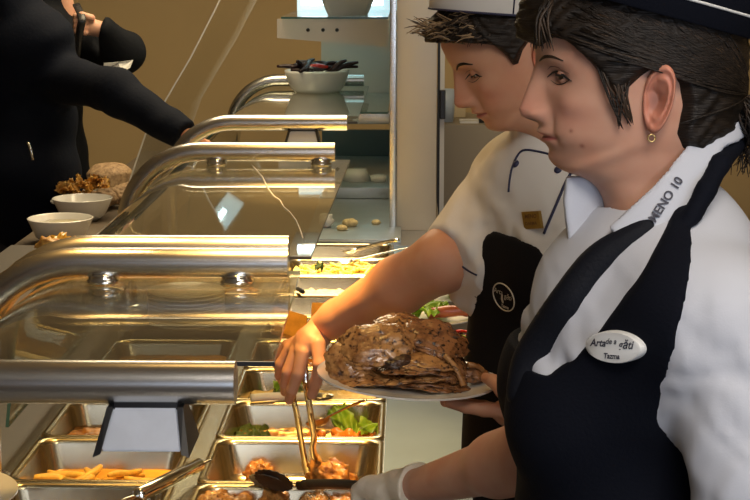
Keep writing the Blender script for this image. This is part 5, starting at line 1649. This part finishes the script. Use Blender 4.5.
for i in range(520):   # short layered locks, longest over the forehead
    front = i < 260
    if front: th = rnd.uniform(-.9, .95); z = rnd.uniform(.074, .112)
    else: th = rnd.uniform(.6, 1.5) * (1 if i % 4 else -1); z = rnd.uniform(.036, .11)
    a = Vector(H2.pos(np.array(th), np.array(z), .014).tolist())
    nrm = Vector((math.cos(th), math.sin(th), .0))
    if front: d = Vector((.85, .25 * math.sin(th) + rnd.uniform(-.3, .3), rnd.uniform(-.25, .75))).normalized(); L_ = rnd.uniform(.020, .046)
    else: d = Vector((.85, .22 * math.copysign(1, th), -.35 + rnd.uniform(-.3, .3))).normalized(); L_ = rnd.uniform(.018, .032)
    tip = a + d * L_
    if tip.z < .064 + max(0, tip.x - .07) * .62 and (front or tip.x > .03): continue
    pts = [a - d * L_ * .4, a + d * L_ * .2 + nrm * .003, a + d * L_ * .6, a + d * L_ + Vector((0, 0, -.006 if rnd.random() < .7 else .006))]
    tube(bm, [X2(p) for p in catmull(pts, 2)], [.0009, .0013, .0015, .0014, .0011, .0008, .0003], 5, mi=(2 if (front and rnd.random() < .5) else (1 if rnd.random() < .45 else 0)))
keep_world(obj('hair', bm, [M['hair_dark'], M['hair_mid'], M['hair_blond']]), w2)
cp, ring = cap_obj('cap', X2, (-.002, 0, .081), .122, .100, -.45, .07, M['capwhite'], w2)
bm = bmesh.new(); r_ = ring(1.004, .001); tube(bm, r_ + [r_[0]], .0018, 6); keep_world(obj('cap_piping', bm, M['piping_navy']), w2)
a_ = ring(1.006, .003)[17]; b_ = ring(1.03, .068)[17]
bm = bmesh.new(); tube(bm, [a_, a_.lerp(b_, .5), b_], .0012, 6); keep_world(obj('cap_seam', bm, M['piping_navy']), w2)
# coat
HEMc = at(451, 265, 2.465); hem_d = (HEMc - S2).normalized(); hem_d = (hem_d + Vector((-.45, 0, .15))).normalized()
HEMl = S2l.lerp(E2l, .75); heml_d = (E2l - S2l).normalized()
def w2_coat(P, g=.012, f=True):
    q = B2.loc(P)
    d = torso(q, .85, 0.0) - g
    s1 = smax(d_cone(P, S2, HEMc, .062, .065), (P - V3(HEMc)) @ V3(hem_d), .004)
    s2 = smax(d_cone(P, S2l, HEMl, .060, .062), (P - V3(HEMl)) @ V3(heml_d), .004)
    d = smin(d, s1, .035); d = smin(d, s2, .035)
    d = smin(d, smax(d_cone(P, B2.w(.002, 0, 1.40), B2.w(.020, 0, 1.50), .078, .066), q[..., 2] - 1.497 - .25 * q[..., 0], .004), .02)
    if f: d = d + (folds(P, .0034, 48, 2.0) + folds(P, .0014, 110, .7)) * np.clip((1.46 - P[..., 2]) * 8, 0, 1)
    return smax(d, .90 - q[..., 2], .01)
lo2 = (W2O.x - .30, W2O.y - .30, .89); hi2 = (W2O.x + .30, W2O.y + .30, 1.56)
sv = sdf_mesh(w2_coat, lo2, hi2, .0058)
coat2 = fast_obj('chef_coat', sv, M['coat'], w2); coat_bvh = mesh_bvh(sv)
YA2 = 2.36
ap = [pxz(p, YA2) for p in [(486,243),(496,236),(520,238),(536,243),(545,256),(549,290),(575,330),(640,420),(640,800),(440,800),(452,470),(462,420),(468,370),(473,320),(476,280)]]
def w2_apron(P):
    q = B2.loc(P)
    d = torso(q, .85, 0.0) - .019 + folds(P, .0012, 16, 1.0)
    d = smin(d, d_ell(q, (.0, 0, 1.05), (.115, .15, .25)) - .01, .04)
    pg = poly2(P[..., 0], P[..., 2], ap)
    return smax(smax(smax(d, pg, .006), -.01 - q[..., 0], .004), .60 - q[..., 2], .01)
sv = sdf_mesh(lambda P: smax(w2_apron(P), -(w2_coat(P, .004, False)), .002), (W2O.x - .27, W2O.y - .27, .58), (W2O.x + .27, W2O.y + .27, 1.46), .0055)
apron2 = fast_obj('apron', sv, M['apronblack'], w2); ap_bvh = mesh_bvh(sv)
def piping(path, r=.0017, bvh=coat_bvh, name='piping', m='piping_navy'):
    pts = []
    for p in path:
        c, n_ = cast(p[0], p[1], bvh)
        if c is not None: pts.append(c + (n_ if n_.dot(CAM - c) > 0 else -n_) * .0008)
    if len(pts) < 2: return
    bm = bmesh.new(); tube(bm, catmull(pts, 3), r, 6); keep_world(obj(name, bm, M[m]), w2)
piping([(509,192),(510,180),(513,166),(519,154),(526,150),(540,152),(552,155),(566,157),(580,158)])
piping([(574,168),(566,182),(560,196),(554,210),(548,224),(544,234)], .0022)
piping([(435,232),(440,241),(446,250),(453,258),(461,265),(469,271),(477,275)], .0016)
for p in ((516, 164), (558, 170)):
    c, n_ = cast(p[0], p[1], coat_bvh)
    if c is None: continue
    n_ = n_ if n_.dot(CAM - c) > 0 else -n_
    bm = bmesh.new(); q_ = n_.to_track_quat('Z', 'Y').to_matrix()
    lathe(bm, [(0, -.002), (.0055, -.001), (.0060, .001), (.0045, .003), (0, .0036)], c, 20, rot=q_)
    keep_world(obj('button', bm, M['piping_navy']), w2)
# brass name tag
c, n_ = cast(534, 220, coat_bvh)
n_ = n_ if n_.dot(CAM - c) > 0 else -n_
ux, uy = frame_at(c, n_, (522, 211.5), (546, 210))
bm = bmesh.new(); q4 = [c + n_ * .006 + ux * a * .0175 + uy * b * .0130 + ux * (-.002 * b) for a, b in ((-1,-1),(1,-1),(1,1),(-1,1))]
loft(bm, [[p - n_ * .006 for p in q4], q4]); tag2 = keep_world(obj('name_tag', bm, M['goldtag'], sharp=40), w2)
M['tag_ink'] = mat('tag_ink', (.16, .07, .02), .5)
text_on('lettering', 'MENO', .0085, c + n_ * .0064 + uy * .0055, ux, uy, M['tag_ink'], tag2, 0, .0001)
text_on('lettering', 'DARMA', .0070, c + n_ * .0064 - uy * .005, ux, uy, M['tag_ink'], tag2, 0, .0001)
# embroidered oval on the apron
c, n_ = cast(507, 296, ap_bvh)
n_ = n_ if n_.dot(CAM - c) > 0 else -n_
n_ = fit_n(ap_bvh, [(495, 292), (520, 300), (508, 284), (506, 308)]); ux, uy = frame_at(c, n_, (490, 290), (522, 302))
bm = bmesh.new(); ov = [c + n_ * .0065 + ux * (.0262 * math.cos(2*PI*k/40)) + uy * (.0215 * math.sin(2*PI*k/40)) for k in range(41)]
tube(bm, ov, .0010, 6); emb = keep_world(obj('embroidered_emblem', bm, M['cream_thread']), w2)
tt = c + n_ * .0070
text_on('lettering', 'Arta', .0120, tt + uy * .007 - ux * .012, ux, uy, M['cream_thread'], emb, .3, 0)
text_on('lettering', 'g\u0103ti', .0120, tt + uy * .003 + ux * .0115, ux, uy, M['cream_thread'], emb, .3, 0)
text_on('lettering', 'Tazma', .0070, tt - uy * .0145 + ux * .002, ux, uy, M['cream_thread'], emb, .3, .0002)
bm = bmesh.new()
fig = [(-.003, .002), (-.0045, -.004), (-.003, -.009), (.000, -.011), (.002, -.008), (.0005, -.003), (.0015, .003), (.000, .0055)]
vv_ = [bm.verts.new(tt + ux * (x - .002) + uy * y) for x, y in fig]; bm.faces.new(vv_)
e_ = obj('emblem_figure', bm, M['cream_thread'], smooth=False); e_.parent = emb
# small bright pin where the apron meets the waistcoat
legs_and_shoes(B2, w2, M['trousers'])

# silver tongs in her right hand
st_ = thing('tongs', 'silver steel tongs gripping a chicken piece in the second pan', 'tongs', tuple(at(304, 386, 2.60)))
top = at(304, 362, 2.605)
for path, nm in (([top, at(293, 390, 2.598), at(297, 415, 2.64), at(301, 440, 2.69), at(304, 458, 2.73), at(308, 475, 2.765)], 'a'),
                 ([top, at(306, 384, 2.60), at(310, 410, 2.64), at(314, 436, 2.69), at(313, 450, 2.72), at(320, 466, 2.745)], 'b')):
    bm = bmesh.new(); P_ = catmull(path, 6)
    tube(bm, P_, [(.0058, .0022)] * (len(P_) - 5) + [(.0075, .002)] * 5, 10, flat=(1, 0, 0)); keep_world(obj('arm', bm, M['chrome'], sharp=60), st_)

# ------------------------------------------------------------------ the plate of grilled meat
PC = at(407, 383, 2.345)
tiltY = math.radians(3.5)
Rp = Matrix.Rotation(tiltY, 3, 'Y')
pl = place_plate(PC, .1370, 'large white plate heaped with grilled meat, held by the chef', 1.0, (0, tiltY, 0))
def on(dx, dy, dz): return PC + Rp @ Vector((dx, dy, dz))
meats = [
    ((-.050, -.020, .014), (.060, .050, .0070), (.0, .02, .3), 'steak', 'bottom steak at the left front of the meat heap'),
    (( .024, -.030, .014), (.062, .046, .0070), (-.02, .03, -.2), 'steak2', 'bottom steak at the right front of the meat heap'),
    ((-.006,  .040, .022), (.070, .046, .0130), (.0, .0, 1.2), 'steak2', 'bottom steak at the back of the meat heap'),
    (( .018, -.030, .026), (.060, .045, .0058), (.05, -.04, .1), 'steak', 'thin steak second from the bottom, showing its brown edge'),
    (( .014, -.028, .038), (.058, .044, .0058), (.08, .03, -.12), 'steak2', 'thin steak in the middle of the layered edges'),
    (( .020, -.030, .050), (.050, .040, .0065), (.28, .02, .10), 'steak', 'golden grilled steak below the topmost slices'),
    ((-.006,  .030, .048), (.062, .046, .0190), (.1, .0, .3), 'steak2', 'thick steak hidden behind the layered slices'),
    ((-.086, -.032, .038), (.036, .034, .0110), (1.0, -.40, .2), 'steak', 'pale seared steak hanging down the left side of the heap'),
    ((-.052, -.030, .064), (.054, .036, .0120), (.85, -.14, .05), 'steak', 'seared steak lying over the upper left of the heap'),
    (( .030,  .002, .072), (.054, .040, .0105), (.42, .24, -.2), 'steak2', 'dark steak at the top right of the heap'),
    ((-.016,  .022, .080), (.050, .038, .0105), (.30, -.10, .9), 'steak', 'lighter steak behind the topmost dark one'),
    (( .066, -.008, .044), (.038, .034, .0105), (.35, .80, .3), 'steak2', 'dark steak slanting down the right of the heap'),
    (( .064, -.040, .024), (.030, .018, .0095), (.2, .4, .9), 'steak2', 'small meat strip at the lower right of the heap'),
    (( .094, -.005, .022), (.028, .020, .0120), (.1, .1, .4), 'steak2', 'lone brown meat knob at the right end of the plate'),
    ((-.018, -.052, .045), (.020, .012, .0080), (.3, -.2, .1), 'gap_dark', 'dark lump filling in the shade of a gap, left middle of the heap'),
]
for i, (c_, d_, r_, m_, l_) in enumerate(meats):
    bm = blob(d_, seed=110 + i * 2, amp=.20, freq=1.9, sub=5, bend=.10, power=.85, ridge=.09)
    o = obj('grilled_steak', bm, M[m_]); o.location = on(*c_); o.rotation_euler = r_
    tag(o, l_, 'meat', 'grilled meat on the big plate')
for i, (a_, b_, l_) in enumerate([((.052, -.050, .060), (.082, -.062, .018), 'thin bone strip slanting at the right front of the heap'), ((.088, -.020, .040), (.112, -.012, .030), 'short bone end beside the brown knob')]):
    bm = bmesh.new(); a_, b_ = on(*a_), on(*b_); tube(bm, catmull([a_, a_.lerp(b_, .5) + Vector((.003, 0, .002)), b_], 4), .0042, 8)
    tag(obj('bone', bm, M['steak']), l_, 'bone')
# ------------------------------------------------------------------ customers on the far left
def customer(O, f, label, m, hairm, arm, head_c, seed, sleeves=True):
    B = Body(O, f)
    t = thing('person', label, 'person', tuple(O))
    return t, B
HM = Head()
# the man in the dark coat reaching over the counter
C1O = Vector((-1.36, 5.62, 0))
c1, BC = customer(C1O, (.55, .83, 0), 'person in dark coat on the left reaching an arm over the counter', None, None, None, None, 1)
hC = at(18, -22, 5.55)
RhC = Matrix.Rotation(math.radians(57), 3, 'Z')
XC = lambda p: hC + RhC @ p
sC = at(62, 78, 5.50); eC = at(118, 92, 5.25); wC = at(186, 136, 5.10); kC = at(200, 142, 5.08)
parts = [head_parts(HM, -0.13), ear_parts(1, red=.2), ear_parts(-1, red=.2)]
pw = [(np.array([tuple(XC(Vector(v.tolist()))) for v in p[0]]), p[1]) for p in parts]
gC = (wC - eC).normalized()
def fC(P):
    d = d_cone(P, wC - gC * .03, wC + gC * .05, .027, .030)
    sdv = gC.cross(Vector((0, 0, 1)))
    for i in range(4):
        a = wC + gC * .06 + sdv * (-.028 + .019 * i)
        d = smin(d, chain(P, [a, a + gC * .035 + Vector((0, 0, -.006)), a + gC * .055 + Vector((0, 0, -.022))], [.011, .010, .008], .004), .006)
    return smin(d, chain(P, [wC + gC * .03 - sdv * .03, wC + gC * .06 - sdv * .045, wC + gC * .085 - sdv * .04], [.012, .011, .009], .004), .006)
pw.append(sdf_mesh(lambda P: chain(P, [XC(Vector((-.02, 0, -.08))), sC, eC, wC - gC * .03], [.05, .05, .045, .03], .02), (-1.55, 4.95, 1.2), (-.60, 5.75, 1.9), .012))
pw.append(sdf_mesh(fC, tuple(wC - Vector((.13, .13, .13))), tuple(wC + Vector((.17, .17, .13))), .005))
vf = mesh_join(pw); b_ = keep_world(obj('body', vf, M['skin2']), c1); tint_obj(b_, np.ones((len(vf[0]), 3)))
hv, hf = hair_parts(HM, [(.13, .2), (.115, .06), (.06, .055), (.03, .02), (.0, .03), (-.03, .02), (-.03, -.06), (-.12, -.07), (-.13, .2)], lambda P, T, Z: .012 + 0 * Z, nu=120)
keep_world(obj('hair', bm_from(hv, hf, XC), M['hair_dark']), c1)
shC2 = BC.w(-.02, .19, 1.43)
def coatC(P):
    q = BC.loc(P); q2 = q.copy(); q2[..., 2] = q[..., 2] - .07
    d = torso(q2, 0, .035) - .02
    d = smin(d, d_ell(q, (0, 0, .95), (.165, .21, .22)), .06)
    d = smin(d, chain(P, [sC, eC, wC], [.085, .072, .050], .03), .05)
    d = smin(d, chain(P, [shC2, BC.w(.02, .24, 1.15), BC.w(.14, .22, .98)], [.080, .062, .048], .03), .04)
    d = smin(d, d_cone(P, BC.w(0, 0, 1.46), XC(Vector((-.02, 0, -.09))), .09, .075), .04)
    d = d + folds(P, .006, 15, 2.0)
    rr = np.sqrt(((P - V3(wC)) ** 2).sum(-1))
    return np.where(rr < .16, smax(d, (P - V3(wC)) @ V3(gC), .006), d)
sv = sdf_mesh(coatC, (C1O.x - .42, 4.95, .72), (-.60, 5.98, 1.80), .011)
fast_obj('coat', sv, M['coatdark'], c1)
zc = at(31, 150, 5.36)
bm = bmesh.new(); tube(bm, catmull([at(28, 142, 5.36), at(31, 150, 5.355), at(33, 160, 5.355)], 3), .0045, 6); keep_world(obj('zip_pull', bm, M['chrome']), c1)
legs_and_shoes(BC, c1, M['trousers'])

# the person behind, one hand raised to the strap, a napkin in the crook of the arm
C2O = Vector((-1.42, 6.25, 0))
c2, BD = customer(C2O, (.9, .44, 0), 'person in black jacket behind, one hand raised near the shoulder', None, None, None, None, 2)
hD = at(52, -70, 6.2)
RhD = Matrix.Rotation(math.radians(20), 3, 'Z')
XD = lambda p: hD + RhD @ p
sD = at(70, 40, 6.25); eD = at(124, 52, 6.02); wD = at(103, 30, 5.92); kD = at(88, 26, 5.92)
parts = [head_parts(HM, -0.13), ear_parts(1, red=.2), ear_parts(-1, red=.2)]
pw = [(np.array([tuple(XD(Vector(v.tolist()))) for v in p[0]]), p[1]) for p in parts]
gD = (kD - wD).normalized()
def fD(P):
    d = d_cone(P, wD, kD, .030, .032)
    for i in range(4):
        a = kD + Vector((.006, -.03, .028 - .018 * i))
        d = smin(d, chain(P, [a + gD*.012, a + gD * .042 + Vector((0, -.010, -.002)), a + gD * .050 + Vector((0, .014, -.006)), a + gD * .03 + Vector((0, .02, -.006))], [.012, .011, .010, .009], .004), .005)
    return smin(d, chain(P, [kD + Vector((.02, -.03, .03)), kD + Vector((-.01, -.045, .042)), kD + Vector((-.035, -.04, .040))], [.014, .012, .010], .004), .006)
pw.append(sdf_mesh(lambda P: chain(P, [XD(Vector((-.02, 0, -.08))), sD, eD, wD], [.05, .05, .045, .03], .02), (-1.7, 5.8, 1.3), (-.8, 6.5, 2.1), .012))
pw.append(sdf_mesh(fD, tuple(kD - Vector((.14, .12, .12))), tuple(kD + Vector((.14, .12, .12))), .0045))
vf = mesh_join(pw); b_ = keep_world(obj('body', vf, M['skin1']), c2); tint_obj(b_, np.ones((len(vf[0]), 3)))
hv, hf = hair_parts(HM, [(.13, .2), (.115, .06), (.06, .055), (.03, .02), (.0, .03), (-.03, .02), (-.03, -.06), (-.12, -.07), (-.13, .2)], lambda P, T, Z: .014 + 0 * Z, nu=120)
keep_world(obj('hair', bm_from(hv, hf, XD), M['hair_mid']), c2)
def coatD(P):
    q = BD.loc(P); q2 = q.copy(); q2[..., 2] = q[..., 2] - .07
    d = torso(q2, 0, .02) - .01
    d = smin(d, d_ell(q, (0, 0, .95), (.155, .19, .22)), .06)
    d = smin(d, chain(P, [sD, eD, wD], [.085, .076, .056], .03), .03)
    d = smin(d, d_cone(P, BD.w(0, 0, 1.46), XD(Vector((-.02, 0, -.09))), .09, .075), .04)
    d = smin(d, chain(P, [BD.w(-.02, .19, 1.43), BD.w(.0, .24, 1.15), BD.w(.08, .22, .95)], [.08, .062, .05], .03), .04)
    d = d + folds(P, .007, 17, 5.0)
    rr = np.sqrt(((P - V3(wD)) ** 2).sum(-1))
    return np.where(rr < .13, smax(d, (P - V3(wD)) @ V3(gD) - .005, .006), d)
sv = sdf_mesh(coatD, (C2O.x - .36, 5.80, .72), (-.92, 6.62, 1.95), .012)
fast_obj('jacket', sv, M['coatdark2'], c2)
bm = bmesh.new(); tube(bm, catmull([at(76, 4, 5.93), at(82, 18, 5.85), at(80, 30, 5.86), at(76, 60, 5.95)], 4), [(.014, .003)] * 13, 8, flat=(1, 0, 0)); keep_world(obj('bag_strap', bm, M['black_plastic']), c2)
legs_and_shoes(BD, c2, M['trousers'])
# napkin
np_ = [at(104, 63, 5.86), at(118, 62, 5.84), at(133, 60, 5.86), at(130, 68, 5.85), at(121, 73, 5.83), at(134, 86, 5.84), at(128, 89, 5.83), at(112, 78, 5.84), at(103, 70, 5.86)]
bm = bmesh.new(); A_ = [bm.verts.new(p) for p in np_]; B_ = [bm.verts.new(p + Vector((0, .006, 0))) for p in np_]
n_ = len(np_); bm.faces.new(A_); bm.faces.new(B_[::-1])
for i in range(n_): bm.faces.new((A_[i], A_[(i+1) % n_], B_[(i+1) % n_], B_[i]))
tag(obj('paper_napkin', bm, M['white_plastic'], smooth=False), 'crumpled white napkin held at the elbow of the black jacket', 'napkin')
